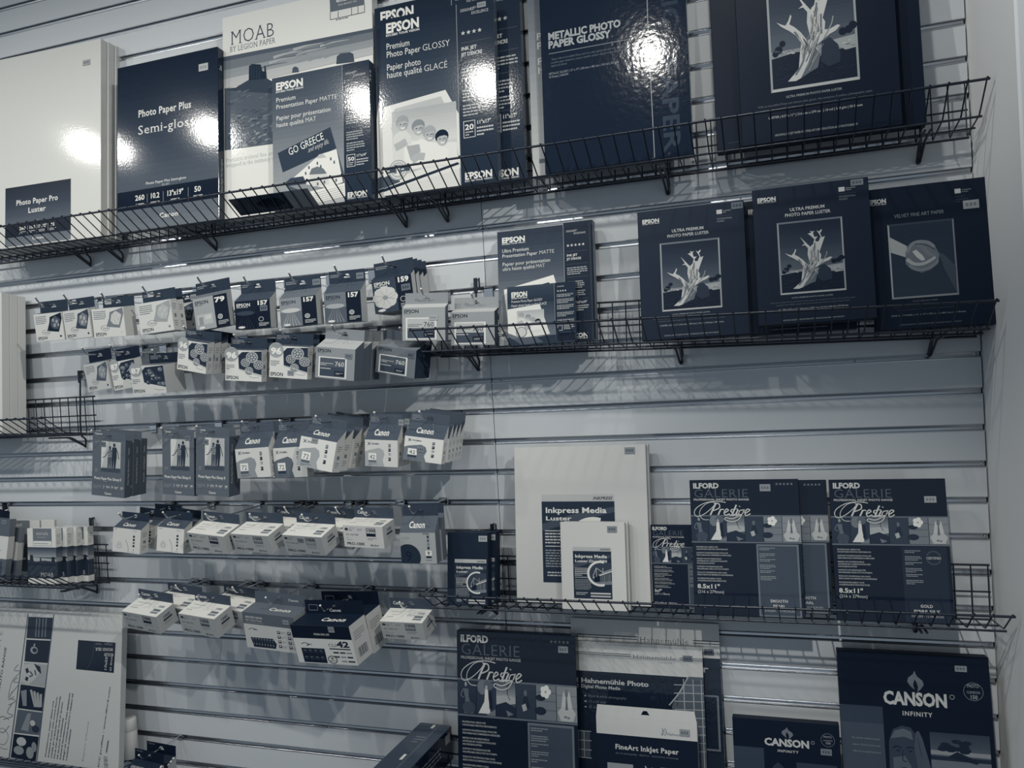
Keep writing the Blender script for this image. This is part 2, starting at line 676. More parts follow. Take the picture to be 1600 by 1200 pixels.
BK = {}
BK['T1'] = Basket(-1.95, -0.172, kz(3.07), 'long black wire basket holding the white and landscape boxes, upper left', 0, (-1.24, -1.12, -0.79, -0.205))
BK['T2'] = Basket(-0.166, 1.073, kz(3.06), 'black wire basket on the top row right of the break, reaching the corner', 0, (-0.09, 0.46, 0.98))
BK['M'] = Basket(-0.124, 1.07, Z0 - 0.609, 'black wire basket on the middle row holding the dark framed-picture boxes', 0.0255, (-0.03, 0.47, 0.985))
BK['L'] = Basket(-0.140, 1.073, kz(16.08), 'black wire basket on the lower row under the white envelopes', 0, (-0.02, 0.93))
BK['U'] = Basket(-2.3, -1.243, kz(10.12), 'short black wire basket end holding the plain white box, left edge', 0, (-1.305,))
BK['V'] = Basket(-2.3, -1.232, kz(15.92), 'black wire basket with small landscape boxes, lower left', 0, (-1.30,))


# ------------------------------------------------------------------ placing packs
def pose(q, y, lean=0.0, yaw=0.0, roll=None, floor=None):
    """q: corners tl, tr, br, bl of a front face as seen; y: depth of its bottom (or middle) -> matrix, width, height"""
    R = (Matrix.Rotation(math.radians(yaw), 3, 'Z') @ Matrix.Rotation(-math.radians(lean), 3, 'X'))
    tl, tr, br, bl = q
    if floor:
        P0 = at(((bl[0] + br[0]) / 2, (bl[1] + br[1]) / 2), y)
        P0.z = floor(P0.x, y)
    else:
        P0 = at(((tl[0] + br[0]) / 2, (tl[1] + br[1]) / 2), y)
    n = R @ Vector((0, -1, 0))
    ex, ez = R @ Vector((1, 0, 0)), R @ Vector((0, 0, 1))
    uv = []
    for p in q:
        d = ray(p)
        X = CAM + d * ((P0 - CAM).dot(n) / d.dot(n)) - P0
        uv.append((X.dot(ex), X.dot(ez)))
    if roll is None:
        a1 = math.atan2(uv[1][1] - uv[0][1], uv[1][0] - uv[0][0])
        a2 = math.atan2(uv[2][1] - uv[3][1], uv[2][0] - uv[3][0])
        a3 = math.atan2(uv[3][0] - uv[0][0], uv[0][1] - uv[3][1])
        a4 = math.atan2(uv[2][0] - uv[1][0], uv[1][1] - uv[2][1])
        ro = (a1 + a2 + a3 + a4) / 4
    else:
        ro = math.radians(roll)
    c, s = math.cos(ro), math.sin(ro)
    w2 = [(u * c + v * s, -u * s + v * c) for u, v in uv]
    x0, x1 = (w2[0][0] + w2[3][0]) / 2, (w2[1][0] + w2[2][0]) / 2
    z1 = (w2[0][1] + w2[1][1]) / 2
    z0 = (w2[2][1] + w2[3][1]) / 2 if not floor else 0.0
    O = P0 + ex * (x0 * c - z0 * s) + ez * (x0 * s + z0 * c)
    M = Matrix.Translation(O) @ R.to_4x4() @ Matrix.Rotation(-ro, 4, 'Y')
    return M, x1 - x0, z1 - z0


def sticker(root, x, z, w=0.022, h=0.014, y=0.0, g=165, rot=0):
    """pale price sticker pressed on the front"""
    mb = MB()
    m = mat(g, 'satin')
    mb.box((-w / 2, -0.0006, -h / 2), (w / 2, 0.0, h / 2), m, 0.0001)
    for i in range(3):
        mb.add([(-w * 0.34 + i * w * 0.25, -0.0007, -h * 0.18), (-w * 0.18 + i * w * 0.25, -0.0007, -h * 0.18), (-w * 0.18 + i * w * 0.25, -0.0007, h * 0.2), (-w * 0.34 + i * w * 0.25, -0.0007, h * 0.2)], [[0, 1, 2, 3]], mat(g - 40))
    o = mb.build('price_sticker', root)
    o['label'] = 'pale price sticker'
    o.location = (x, y - 0.0006, z)
    o.rotation_euler = (0, math.radians(rot), 0)
    return o


def pack(label, q, y, t, g, draw=None, lean=7.0, yaw=0.0, roll=0.0, fin='satin', floor=None, name='paper_box', cat='box', group=None, gs=None, gt=None,
         stick=None, side=None, lab=None, h=None, zoff=0.0, w=None):
    """upright pack standing in a basket; g, gs, gt: tones of front, sides and top"""
    M, W, H = pose(q, y, lean, yaw, roll, floor)
    H = h or H
    W = w or W
    gs = g if gs is None else gs
    gt = gs if gt is None else gt
    if zoff:
        M = Matrix.Translation((0, 0, zoff)) @ M
    root = thing(name, label, cat, M, group)
    mb = MB()
    ms, mt = mat(gs, fin), mat(gt, fin)
    mb.box((0, 0, 0), (W, t, H), ms, 0.0009, None, [ms, ms, mat(g, fin), ms, ms, mt])
    if draw:
        F = Face(W, H, fin)
        draw(F)
        F.onto(mb)
    if side:
        F = Face(t, H, fin)
        side(F)
        F.onto(mb, right_side(W))
    mb.build('box_body', root)
    if lab:
        mb = MB()
        F = Face(W, H, 'satin')
        lab(F)
        F.onto(mb)
        mb.build('paper_label', root)
    if stick:
        sticker(root, stick[0] / 100 * W, H * (1 - stick[1] / 100), *(stick[2:]))
    root['dims'] = '%.3f x %.3f' % (W, H)
    return root


HOLE = {}


def hook_at(H, reach, what):
    """wire prong through a hang hole at H (world), seated in the groove above"""
    k = math.floor((Z0 - H.z + 0.028) / PITCH)
    zg = kz(k) - GH * 0.5
    M = Matrix.Translation((H.x, 0, H.z))
    root = thing('peg_hook', 'chrome peg hook carrying ' + what, 'hook', M, 'chrome peg hooks')
    mb = MB()
    dz = zg - H.z
    mb.box((-0.012, -0.0042, min(-0.006, dz - 0.006)), (0.012, -0.0020, max(0.006, dz + 0.004)), M_CHROME, 0.0006)
    mb.box((-0.012, -0.0042, dz - 0.001), (0.012, 0.005, dz + 0.003), M_CHROME, 0.0006)
    mb.build('hook_clip', root)
    mb = MB()
    ye = H.y - reach
    mb.tube(fillet([(0, -0.003, 0), (0, ye, 0), (0, ye - 0.016, 0.019)], 0.01), 0.0023, M_CHROME, 8)
    mb.build('prong', root)
    mb = MB()
    mb.lathe([(0.0, -0.0028), (0.0020, -0.002), (0.0029, 0), (0.0020, 0.002), (0.0, 0.0028)], mat(235, 'gloss'), 10)
    mb.build('prong_tip', root, Matrix.Translation((0, ye - 0.016, 0.019)))
    return root


def tab_mesh(w, th, g, fin, inset=0.0, hole=(0.019, 0.0095), hz=0.55, r=0.0):
    """hang tab with a slot; lies in the plane y = 0, foot at z = 0"""
    mb = MB()
    m = mat(g, fin)
    cx, cz = w / 2, th * hz
    a, b = inset, w - inset
    hw, hh = hole[0] / 2, hole[1] / 2
    outer = [(0, 0), (w, 0), (b, th), (a, th)]
    outer = [(0, 0), (w / 2, 0), (w, 0), (b + (w - b) * 0.5, th * 0.5), (b, th), (w / 2, th), (a, th), (a * 0.5, th * 0.5)]
    inner = [(cx - hw, cz - hh), (cx, cz - hh), (cx + hw, cz - hh), (cx + hw * 0.75, cz), (cx + hw * 0.42, cz + hh), (cx, cz + hh), (cx - hw * 0.42, cz + hh), (cx - hw * 0.75, cz)]
    T = 0.0005
    vs = [(x, 0, z) for x, z in outer + inner] + [(x, T, z) for x, z in outer + inner]
    fs = []
    for i in range(8):
        j = (i + 1) % 8
        fs.append([i, j, 8 + j, 8 + i])
        fs.append([16 + j, 16 + i, 24 + i, 24 + j])
        fs.append([i, 16 + i, 16 + j, j])
        fs.append([8 + i, 8 + j, 24 + j, 24 + i])
    mb.add(vs, fs, m)
    return mb


def copy_tree(o, parent=None):
    c = o.copy()
    COL.objects.link(c)
    if parent:
        c.parent = parent
    for ch in list(o.children):
        copy_tree(ch, c)
    return c


def hang(label, q, y, t, g, draw=None, pitch=0.0, yaw=0.0, roll=None, fin='satin', tab=0.022, gtab=40, slope=0.0, gs=None, gtop=None, dtop=None, dtab=None, dside=None,
         name='cartridge_box', cat='ink box', group=None, stick=None, tstick=None, behind=(), step=None, shift=0.0, reach=0.042, align=None, what='boxes', hook=True, inset=0.0, jitter=2.0, tabf=False):
    """carton hanging by the tab on its back panel; q: corners of its front face; pitch > 0 droops forward"""
    M, W, H = pose(q, y, -pitch, yaw, roll)
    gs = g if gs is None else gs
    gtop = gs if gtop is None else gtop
    root = thing(name, label, cat, M, group)
    mb = MB()
    c = 0.0
    hb = H + slope
    ms = mat(gs, fin)
    vs = [(0, 0, 0), (W, 0, 0), (W, 0, H), (0, 0, H), (0, t, 0), (W, t, 0), (W, t, hb), (0, t, hb)]
    mb.add(vs, [[0, 1, 2, 3]], mat(g, fin))
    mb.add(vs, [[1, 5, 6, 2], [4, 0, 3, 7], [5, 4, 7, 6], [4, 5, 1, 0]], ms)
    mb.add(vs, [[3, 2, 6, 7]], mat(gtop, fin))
    if draw:
        F = Face(W, H, fin)
        draw(F)
        F.onto(mb)
    if dtop:
        L = math.hypot(t, slope)
        F = Face(W, L, fin)
        dtop(F)
        F.onto(mb, Matrix.Translation((0, 0, H)) @ Matrix.Rotation(-math.atan2(t, slope), 4, 'X'))
    if dside:
        F = Face(t, H, fin)
        dside(F)
        F.onto(mb, right_side(W))
    body = mb.build('carton', root)
    tb = tab_mesh(W, tab, gtab, fin, inset)
    if dtab:
        F = Face(W, tab, fin)
        dtab(F)
        F.onto(tb)
    # the tab straightens up towards the vertical
    TM = Matrix.Translation((0, 0.0 if tabf else t - 0.0005, H if tabf else hb)) @ Matrix.Rotation(-math.radians(pitch) * 0.75, 4, 'X')
    tb = tb.build('hang_tab', root, TM)
    if abs(gtab - g) > 60:
        tb['label'] = 'dark slotted hang tab' if gtab < g else 'pale slotted hang tab'
    if stick:
        sticker(root, stick[0] / 100 * W, H * (1 - stick[1] / 100), *(stick[2:]))
    if tstick:
        s = sticker(root, 0, 0, *(tstick[2:]))
        s.matrix_local = TM @ Matrix.Translation((tstick[0] / 100 * W, -0.0004, tab * (1 - tstick[1] / 100)))
    hole_w = (M @ TM) @ Vector((W / 2, 0, tab * 0.55))
    st = step or t * 1.08
    pv = TM @ Vector((W / 2, 0, tab * 0.55))
    if align:
        d = Vector((align.x - hole_w.x, 0, align.z - hole_w.z))
        M = Matrix.Translation(d) @ M
        root.matrix_world = M
        hole_w = hole_w + d
    HOLE[label] = hole_w
    rr = random.Random(int(q[0][0] * 7))
    for i, lb in enumerate(behind, 1):
        cpy = copy_tree(root)
        cpy['label'] = lb
        k = rr.uniform(-jitter, jitter)
        cpy.matrix_world = Matrix.Translation((shift * i, st * i, 0)) @ M @ Matrix.Translation(pv) @ Matrix.Rotation(math.radians(k), 4, 'Z') @ Matrix.Rotation(math.radians(-k * 0.4), 4, 'Y') @ Matrix.Translation(-pv)
    if shift:
        for i, lb in enumerate(behind, 1):
            hook_at(hole_w + Vector((shift * i, st * i, 0)), 0.018, 'only the ' + lb)
    if hook:
        H0 = hole_w
        hook_at(H0, reach, what)
    root['dims'] = '%.3f x %.3f tab %s' % (W, H, [round(v, 3) for v in hole_w])
    return root


# ------------------------------------------------------------------ cover designs
def bands(F, x0, y0, x1, y1, g0, g1, n=8, l=1):
    n = max(n, int(abs(g1 - g0) / 3.5))
    for i in range(n):
        F.rect(x0, y0 + (y1 - y0) * i / n, x1, y0 + (y1 - y0) * (i + 1) / n, g0 + (g1 - g0) * (i + 0.5) / n, l)


def logo(F, x, y, h, g, w=None, tag_line=True, st='h'):
    F.text('EPSON', x, y, h, g, st, w)
    if tag_line:
        F.text('EXCEED YOUR VISION', x, y + h * 0.36, h * 0.22, g, 'b', w)


def tree_window(F, l=2):
    """bleached dead tree on a hill, traced in the 0..100 window"""
    bands(F, 0, 0, 100, 70, 30, 105, 9, l)
    F.rect(0, 68, 100, 80, 150, l)
    F.poly([(0, 74), (30, 71), (55, 73), (55, 78), (100, 72), (100, 100), (0, 100)], 25, l + 1)
    F.poly([(70, 66), (100, 64), (100, 75), (88, 76)], 165, l + 1)
    for cx, cy, r in ((9, 67, 5), (14, 62, 4), (5, 70, 4), (86, 60, 5), (93, 59, 5), (98, 56, 5)):
        F.ell(cx, cy, r, r * 0.7, 22, l + 1, 9)
    t = F.trace([(270, 340), (795, 295), (815, 890), (285, 925)])
    P = [(380, 890), (450, 830), (460, 760), (470, 700), (440, 660), (400, 635), (350, 610), (318, 585), (350, 598), (375, 605), (395, 580), (408, 550), (415, 560), (400, 600), (430, 615), (470, 645),
         (510, 690), (530, 680), (510, 600), (515, 545), (490, 520), (460, 525), (488, 508), (450, 450), (490, 490), (535, 535), (560, 510), (570, 470), (540, 440), (515, 422), (545, 415), (535, 398),
         (555, 405), (575, 400), (560, 415), (570, 450), (600, 448), (580, 470), (580, 490), (605, 490), (625, 450), (605, 415), (590, 395), (610, 405), (635, 385), (635, 400), (620, 420), (635, 455),
         (660, 445), (640, 500), (610, 580), (625, 600), (620, 640), (650, 640), (700, 620), (718, 625), (690, 650), (650, 665), (610, 690), (560, 720), (590, 760), (570, 830), (520, 850), (480, 870), (430, 890)]
    t.poly(P, 200, l + 2)
    t.poly([(600, 700), (650, 680), (700, 720), (715, 770), (710, 810), (640, 830), (590, 800)], 55, l + 2)
    t.poly([(460, 880), (560, 730), (590, 760), (570, 830), (520, 850)], 110, l + 3)
    for s in ([(545, 560), (550, 620), (545, 690)], [(575, 500), (570, 580), (585, 650)], [(600, 560), (598, 620), (600, 660)], [(500, 700), (480, 790), (430, 860)], [(430, 640), (480, 690), (520, 720)]):
        t.stroke(s, 1.2, 120, l + 3)
    t.stroke([(610, 690), (640, 650), (665, 610), (675, 575)], 0.9, 150, l + 2)
    rn = random.Random(3)
    for i in range(46):
        u = rn.random()
        x0, y0 = 470 + 70 * rn.random(), 850 - 120 * rn.random()
        if i % 3 == 0:
            x0, y0, x1, y1 = 525 + 55 * rn.random(), 520 + 60 * rn.random(), 530 + 50 * rn.random(), 640 + 50 * rn.random()
        elif i % 3 == 1:
            x1, y1 = x0 + 45 + 40 * rn.random(), y0 - 70 - 50 * rn.random()
        else:
            x0, y0 = 450 + 60 * u, 650 + 50 * u
            x1, y1 = x0 + 30, y0 + 50 + 30 * rn.random()
        t.stroke([(x0, y0), (x1, y1)], rn.uniform(0.25, 0.6), rn.choice((95, 140, 165, 225)), l + 4, False, 0.2)
    for i in range(60):
        x, y = rn.uniform(290, 800), rn.uniform(800, 900)
        t.stroke([(x, y), (x + rn.uniform(8, 40), y - rn.uniform(0, 8))], 0.4, rn.choice((45, 60, 12)), l + 1, False)
    for i in range(34):
        x, y = rn.uniform(290, 790), rn.uniform(725, 762)
        if 440 < x < 720:
            continue
        t.stroke([(x, y - (x - 290) * 0.06), (x + rn.uniform(8, 30), y - (x - 290) * 0.06 - 2)], 0.5, rn.choice((90, 110, 200)), l + 1, False)


def luster(F):
    """dark professional paper cover with a framed picture of a dead tree"""
    logo(F, 4.5, 9.4, 3.0, 215, 16.5)
    F.rect(75, 5.2, 80, 8.4, 200)
    F.micro(81, 6.0, 89, 2, 1.3, 150)
    F.rect(75, 9.9, 89, 10.1, 90)
    F.text('PROFESSIONAL', 75, 12.7, 1.2, 130, 'b', 14)
    F.text('PAPERS', 75, 14.6, 1.2, 130, 'b', 7)
    F.text('ULTRA PREMIUM', 47.5, 18.6, 2.3, 190, 'b', 30, 'c')
    F.text('PHOTO PAPER LUSTER', 47.5, 22.4, 2.3, 190, 'b', 39, 'c')
    picture_frame(F)
    tree_window(F.sub(22, 27.5, 75, 77.5))
    F.text('ULTRA PREMIUM PHOTO PAPER LUSTER', 47.5, 81.9, 0.95, 150, 'b', 35, 'c')
    F.text('With an incredible Dmax and vibrant color gamut, this semigloss, E-surface, photographic paper', 47.5, 84.6, 0.85, 120, 'r', 72, 'c')
    F.text('produces vivid, lifelike images with accurate skin tones and incredible shadow detail', 47.5, 86.5, 0.85, 120, 'r', 62, 'c')
    F.text('LUSTER | 8.5" x 11" | 216 mm x 279 mm | 10 mil | 240 g/m | 50 Sheets', 47.5, 89.9, 0.95, 170, 'b', 59, 'c')
    F.text('ARCHIVAL INK JET PAPER FOR FINE ART REPRODUCTION AND PHOTOGRAPHY', 47.5, 97.6, 0.9, 150, 'b', 52, 'c')


def picture_frame(F, g=(120, 165, 190, 160)):
    a, b, c, d = 20.6, 26.2, 76.4, 78.8
    F.poly([(a, b), (c, b), (c - 1.5, b + 1.3), (a + 1.5, b + 1.3)], g[0])
    F.poly([(c, b), (c, d), (c - 1.5, d - 1.3), (c - 1.5, b + 1.3)], g[1])
    F.poly([(c, d), (a, d), (a + 1.5, d - 1.3), (c - 1.5, d - 1.3)], g[2])
    F.poly([(a, d), (a, b), (a + 1.5, b + 1.3), (a + 1.5, d - 1.3)], g[3])


def velvet(F):
    logo(F, -1 + 1.5, 10.6, 3.2, 205, 15.5)
    F.rect(74, 6.2, 79, 9.4, 190)
    F.micro(80, 7.0, 88, 2, 1.3, 130)
    F.micro(74, 11.5, 88, 1, 1.0, 70)
    F.micro(74, 13.4, 86, 2, 1.4, 70)
    F.text('VELVET FINE ART PAPER', 43, 22.0, 2.4, 150, 'r', 42, 'c')
    F2 = F.sub(-5, 0, 95, 100)
    picture_frame(F2, (70, 130, 150, 175))
    w = F.sub(17, 27.5, 70, 77.5)
    bands(w, 0, 0, 100, 100, 45, 62, 5, 2)
    t = w.trace([(190, 325), (755, 270), (805, 890), (225, 925)])
    t.poly([(630, 540), (690, 565), (790, 660), (802, 885), (690, 690)], 78, 3)
    t.poly([(192, 415), (350, 490), (340, 585), (205, 545)], 175, 3)
    t.poly([(335, 540), (380, 470), (450, 440), (540, 445), (600, 485), (640, 560), (630, 640), (560, 690), (480, 715), (390, 690), (335, 640)], 118, 4)
    t.stroke([(350, 545), (385, 480), (450, 452), (540, 458), (595, 495)], 3.0, 138, 5, True, 2.6)
    t.stroke([(440, 480), (490, 500), (540, 550), (600, 575)], 3.4, 125, 5)
    t.poly([(395, 535), (430, 520), (490, 570), (512, 605), (480, 615), (430, 580)], 195, 6)
    t.stroke([(345, 600), (410, 640), (490, 640), (560, 610), (605, 582)], 3.4, 175, 6, True, 2.4)
    t.stroke([(365, 655), (440, 690), (520, 685), (590, 650), (628, 610)], 2.6, 135, 6, True, 2.2)
    t.stroke([(420, 470), (520, 480), (600, 520)], 0.6, 70, 6)
    F.text('VELVET FINE ART PAPER', 43, 81.6, 1.1, 120, 'r', 21, 'c')
    F.text('This 100% cotton fiber paper features a textured surface that', 43, 84.8, 0.9, 80, 'r', 54, 'c')
    F.text('delivers a velvet look for fine art and professional prints', 43, 86.9, 0.9, 80, 'r', 48, 'c')
    F.text('FINE ART PAPER | 13" x 19" | 329 mm x 483 mm | 20 Sheets', 45, 90.8, 0.95, 140, 'b', 62, 'c')
    F.text('ARCHIVAL INK JET PAPER FOR FINE ART REPRODUCTION AND PHOTOGRAPHY', 46, 97.2, 0.9, 110, 'b', 52, 'c')


def family(F, l=3):
    """four laughing people piled up on a beach; window 0..100"""
    F.rect(0, 0, 100, 100, 205, l)
    bands(F, 0, 0, 100, 60, 175, 215, 5, l)
    F.poly([(0, 62), (30, 52), (60, 60), (100, 66), (100, 100), (0, 100)], 225, l + 1)
    F.poly([(2, 40), (18, 30), (30, 45), (28, 78), (10, 98), (0, 90)], 215, l + 2)
    F.poly([(18, 62), (45, 52), (62, 60), (88, 76), (84, 92), (30, 100), (18, 84)], 232, l + 3)
    F.poly([(22, 60), (42, 60), (44, 72), (28, 84)], 170, l + 4)
    for cx, cy, hair in ((16, 22, 160), (41, 33, 140), (58, 46, 168), (77, 56, 25)):
        F.ell(cx, cy - 3, 10.4, 11, hair, l + 5, 14)
        F.ell(cx + 0.8, cy + 2.5, 8.2, 10, 182, l + 6, 16)
        F.poly([(cx - 7.6, cy - 1), (cx - 5, cy - 7), (cx + 5, cy - 8), (cx + 8.4, cy - 2), (cx + 4, cy - 4), (cx - 3, cy - 3.4)], hair, l + 7)
        for e in (-2.6, 3.6):
            F.stroke([(cx + e - 1.6, cy + 1.2), (cx + e + 1.6, cy + 1.0)], 0.8, 95, l + 7, False)
        F.stroke([(cx + 1, cy + 1.5), (cx + 2, cy + 4.4), (cx + 0.6, cy + 4.8)], 0.5, 140, l + 7)
        F.poly([(cx - 3.2, cy + 6.4), (cx + 4.6, cy + 6.2), (cx + 3, cy + 8.8), (cx - 1, cy + 9)], 232, l + 7)
        F.poly([(cx + 5, cy - 2), (cx + 9, cy + 2), (cx + 5.5, cy + 11)], 160, l + 7)
    F.stroke([(4, 60), (14, 56), (22, 52)], 6, 180, l + 5)
    F.stroke([(30, 86), (40, 80), (50, 82)], 6, 180, l + 5)


def seal(F, cx, cy, r, l=6):
    k = F.w * F.sx / (F.h * F.sy)
    F.ell(cx, cy, r, r * k, 210, l)
    F.ring(cx, cy, r * 0.96, r * 0.96 * k, 0.05, 110, l + 1)
    F.ring(cx, cy, r * 0.7, r * 0.7 * k, 0.06, 110, l + 1)
    F.ell(cx, cy, r * 0.5, r * 0.5 * k, 130, l + 1)
    F.rect(cx - r * 0.13, cy - r * 0.2 * k, cx + r * 0.13, cy + r * 0.45 * k, 225, l + 2)
    F.poly([(cx - r * 0.3, cy + r * 0.35 * k), (cx + r * 0.3, cy + r * 0.35 * k), (cx + r * 0.4, cy + r * 0.55 * k), (cx - r * 0.4, cy + r * 0.55 * k)], 225, l + 2)
    for s in (-1, 1):
        x0, x1 = sorted((cx + s * r * 0.25, cx + s * r * 1.25))
        F.rect(x0, cy - r * 0.18 * k, x1, cy + r * 0.2 * k, 75, l + 3)
        F.micro(x0 + r * 0.1, cy - r * 0.07 * k, x1 - r * 0.1, 1, r * 0.3 * k, 220, l + 4)


def stripe_info(F, x0, x1, g, n, size, stars=4, bottom=True, y0=0):
    """right-hand information column of a photo paper cover"""
    w = x1 - x0
    F.rect(x0, y0, x1, 100, g, 1)
    F.rect(x0 - 0.5, y0, x0, 100, 150, 2)
    F.text('DESIGNED', x0 + w * 0.1, 8.0, 1.5, 200, 'r', w * 0.38)
    F.text('for', x0 + w * 0.44, 7.4, 1.4, 180, 'r', w * 0.1, shear=0.4)
    F.text('EXCELLENCE', x0 + w * 0.4, 10.3, 1.5, 200, 'r', w * 0.46)
    F.stars(x0 + w * 0.16, 19.5, stars, w * 0.15, 205)
    F.rect(x0 + w * 0.1, 24.6, x1 - w * 0.08, 24.8, 100)
    F.text('INK JET', x0 + w * 0.1, 28.8, 1.9, 215, 'b', w * 0.42)
    F.text("JET D'ENCRE", x0 + w * 0.1, 31.9, 1.9, 215, 'b', w * 0.56)
    F.rect(x0 + w * 0.1, 35.4, x1 - w * 0.08, 35.6, 100)
    F.micro(x0 + w * 0.1, 38.3, x0 + w * 0.9, 4, 1.7, 175)
    F.rect(x0 + w * 0.1, 46.4, x1 - w * 0.08, 46.6, 100)
    F.micro(x0 + w * 0.1, 50, x0 + w * 0.75, 4, 1.7, 175)
    F.micro(x0 + w * 0.1, 58, x0 + w * 0.78, 4, 1.7, 175)
    F.rect(x0 + w * 0.1, 65.0, x1 - w * 0.08, 65.2, 100)
    F.frame(x0 + w * 0.1, 66.5, x0 + w * 0.42, 75.5, 0.5, 210)
    F.text(n, x0 + w * 0.26, 71.2, 2.8, 235, 'b', w * 0.24, 'c')
    F.micro(x0 + w * 0.15, 72.2, x0 + w * 0.38, 2, 1.4, 190)
    F.text(size, x0 + w * 0.46, 69.0, 1.9, 215, 'b', w * 0.38)
    F.micro(x0 + w * 0.46, 70.6, x0 + w * 0.9, 3, 1.8, 190)
    if bottom:
        logo(F, x0 + w * 0.1, 97.3, 3.6, 225, w * 0.74)


def album(F, l=2):
    """tilted photo print of a family lying in an album"""
    F.poly([(2, 51.5), (57, 48), (68, 62), (68, 91), (14, 97), (0, 98), (0, 60)], 225, l)
    F.poly([(11, 53.5), (53, 51), (63, 66), (67, 84), (20, 90), (8, 64)], 190, l + 1)
    family(F.sub(9, 55, 66, 88), l + 2)
    F.poly([(0, 90), (12, 88), (15, 93.5), (0, 96)], 80, l + 12)
    F.poly([(0, 96.2), (66, 87.5), (67.5, 88.6), (0, 97.8)], 35, l + 12)
    F.poly([(0, 98), (67.5, 91), (67.5, 100), (0, 100)], 215, l + 1)
    seal(F, 13.5, 87, 8.5, l + 13)


def glossy(F, n='20', size='11"x17"', stars=4, people=True):
    bands(F, 0, 0, 68, 55, 32, 88, 8)
    bands(F, 0, 55, 68, 100, 92, 170, 6)
    F = F.sub(0, -3.3, 100, 100)
    logo(F, 5, 11, 5.4, 235, 30.5)
    F.text('Premium', 5, 20.2, 3.4, 228, 'r', 21.5)
    F.text('Photo Paper', 5, 24.7, 3.4, 228, 'r', 31)
    F.text('GLOSSY', 37.5, 24.7, 3.4, 228, 't', 24.5)
    F.text('Papier photo', 5, 31.8, 3.4, 228, 'r', 31)
    F.text('haute qualité', 5, 36.1, 3.4, 228, 'r', 32)
    F.text('GLACÉ', 38.5, 36.1, 3.4, 228, 't', 21)
    if people:
        album(F)
    stripe_info(F, 68.5, 100, 38, n, size, stars, y0=3.3)


def matte(F):
    bands(F, 0, 0, 73.5, 40, 72, 112, 6)
    bands(F, 0, 40, 73.5, 100, 116, 178, 8)
    logo(F, 4, 9.6, 5.6, 238, 29)
    F.text('Premium', 4, 18.8, 3.3, 230, 'r', 21)
    F.text('Presentation Paper', 4, 24, 3.3, 230, 'r', 44)
    F.text('MATTE', 49.5, 24, 3.3, 230, 't', 18)
    F.text('Papier pour présentation', 4, 32.5, 3.3, 230, 'r', 57)
    F.text('haute qualité', 4, 37.6, 3.3, 230, 'r', 29)
    F.text('MAT', 34.5, 37.6, 3.3, 230, 't', 11.5)
    t = F.trace([(248, 422), (820, 312), (825, 1150), (240, 1220)])
    t.poly([(272, 868), (585, 715), (668, 1020), (668, 1135), (400, 1190), (318, 1060)], 90, 2)
    t.poly([(272, 868), (585, 715), (618, 845), (300, 985)], 62, 3)
    t.poly([(300, 985), (618, 845), (650, 1045), (440, 1110), (318, 1060)], 150, 3)
    t.poly([(360, 1020), (430, 960), (520, 880), (620, 850), (655, 1050), (560, 1085), (440, 1060)], 235, 4)
    t.poly([(455, 1000), (470, 965), (505, 952), (540, 965), (560, 995), (505, 1005)], 120, 5)
    t.poly([(500, 905), (515, 880), (540, 876), (560, 898)], 190, 5)
    t.poly([(455, 1002), (560, 997), (575, 1060), (470, 1075)], 215, 5)
    t.poly([(310, 1050), (345, 1020), (420, 1010), (440, 1055), (330, 1068)], 70, 5)
    for x, y in ((500, 925), (520, 945), (580, 900), (600, 920), (590, 1010), (610, 1030), (540, 1040), (500, 1050), (430, 985), (450, 950)):
        t.poly([(x, y), (x + 9, y - 2), (x + 10, y + 16), (x + 1, y + 18)], 100, 6)
    t.poly([(430, 1110), (665, 1055), (668, 1135), (470, 1180)], 238, 4)
    for i in range(5):
        t.stroke([(480, 1118 + i * 13), (660, 1074 + i * 13)], 0.35, 150, 5, False)
    t.text('GO GREECE', 340, 885, 44, 240, 'r', 222, rot=15.5, l=6)
    t.text('and enjoy life.', 452, 868, 30, 225, 't', 132, rot=14, shear=0.3, l=6)
    stripe_info(F, 73.5, 100, 45, '50', '11"x14"', 4)


def ultra(F):
    bands(F, 0, 0, 73, 45, 45, 95, 7)
    bands(F, 0, 45, 73, 100, 100, 165, 6)
    logo(F, 5, 11.2, 4.6, 235, 26)
    F.text('Ultra Premium', 5, 19.8, 3.0, 225, 'r', 30)
    F.text('Presentation Paper', 5, 24.2, 3.0, 225, 'r', 39)
    F.text('MATTE', 46, 24.2, 3.0, 225, 't', 16.5)
    F.text('Papier pour présentation', 5, 31.4, 3.0, 225, 'r', 53)
    F.text('ultra haute qualité', 5, 35.6, 3.0, 225, 'r', 36)
    F.text('MAT', 42, 35.6, 3.0, 225, 't', 10)
    F.poly([(6, 52), (61, 43), (66, 58), (66, 90), (12, 95)], 235, 2)
    F.poly([(12, 55), (56, 49), (60, 62), (14, 66)], 40, 3)
    seal(F, 7, 91, 6.5)
    F.poly([(0, 0), (73, 0), (73, 1.2), (0, 1.2)], 150)
    stripe_info(F, 73, 100, 30, '50', '13"x19"', 5)


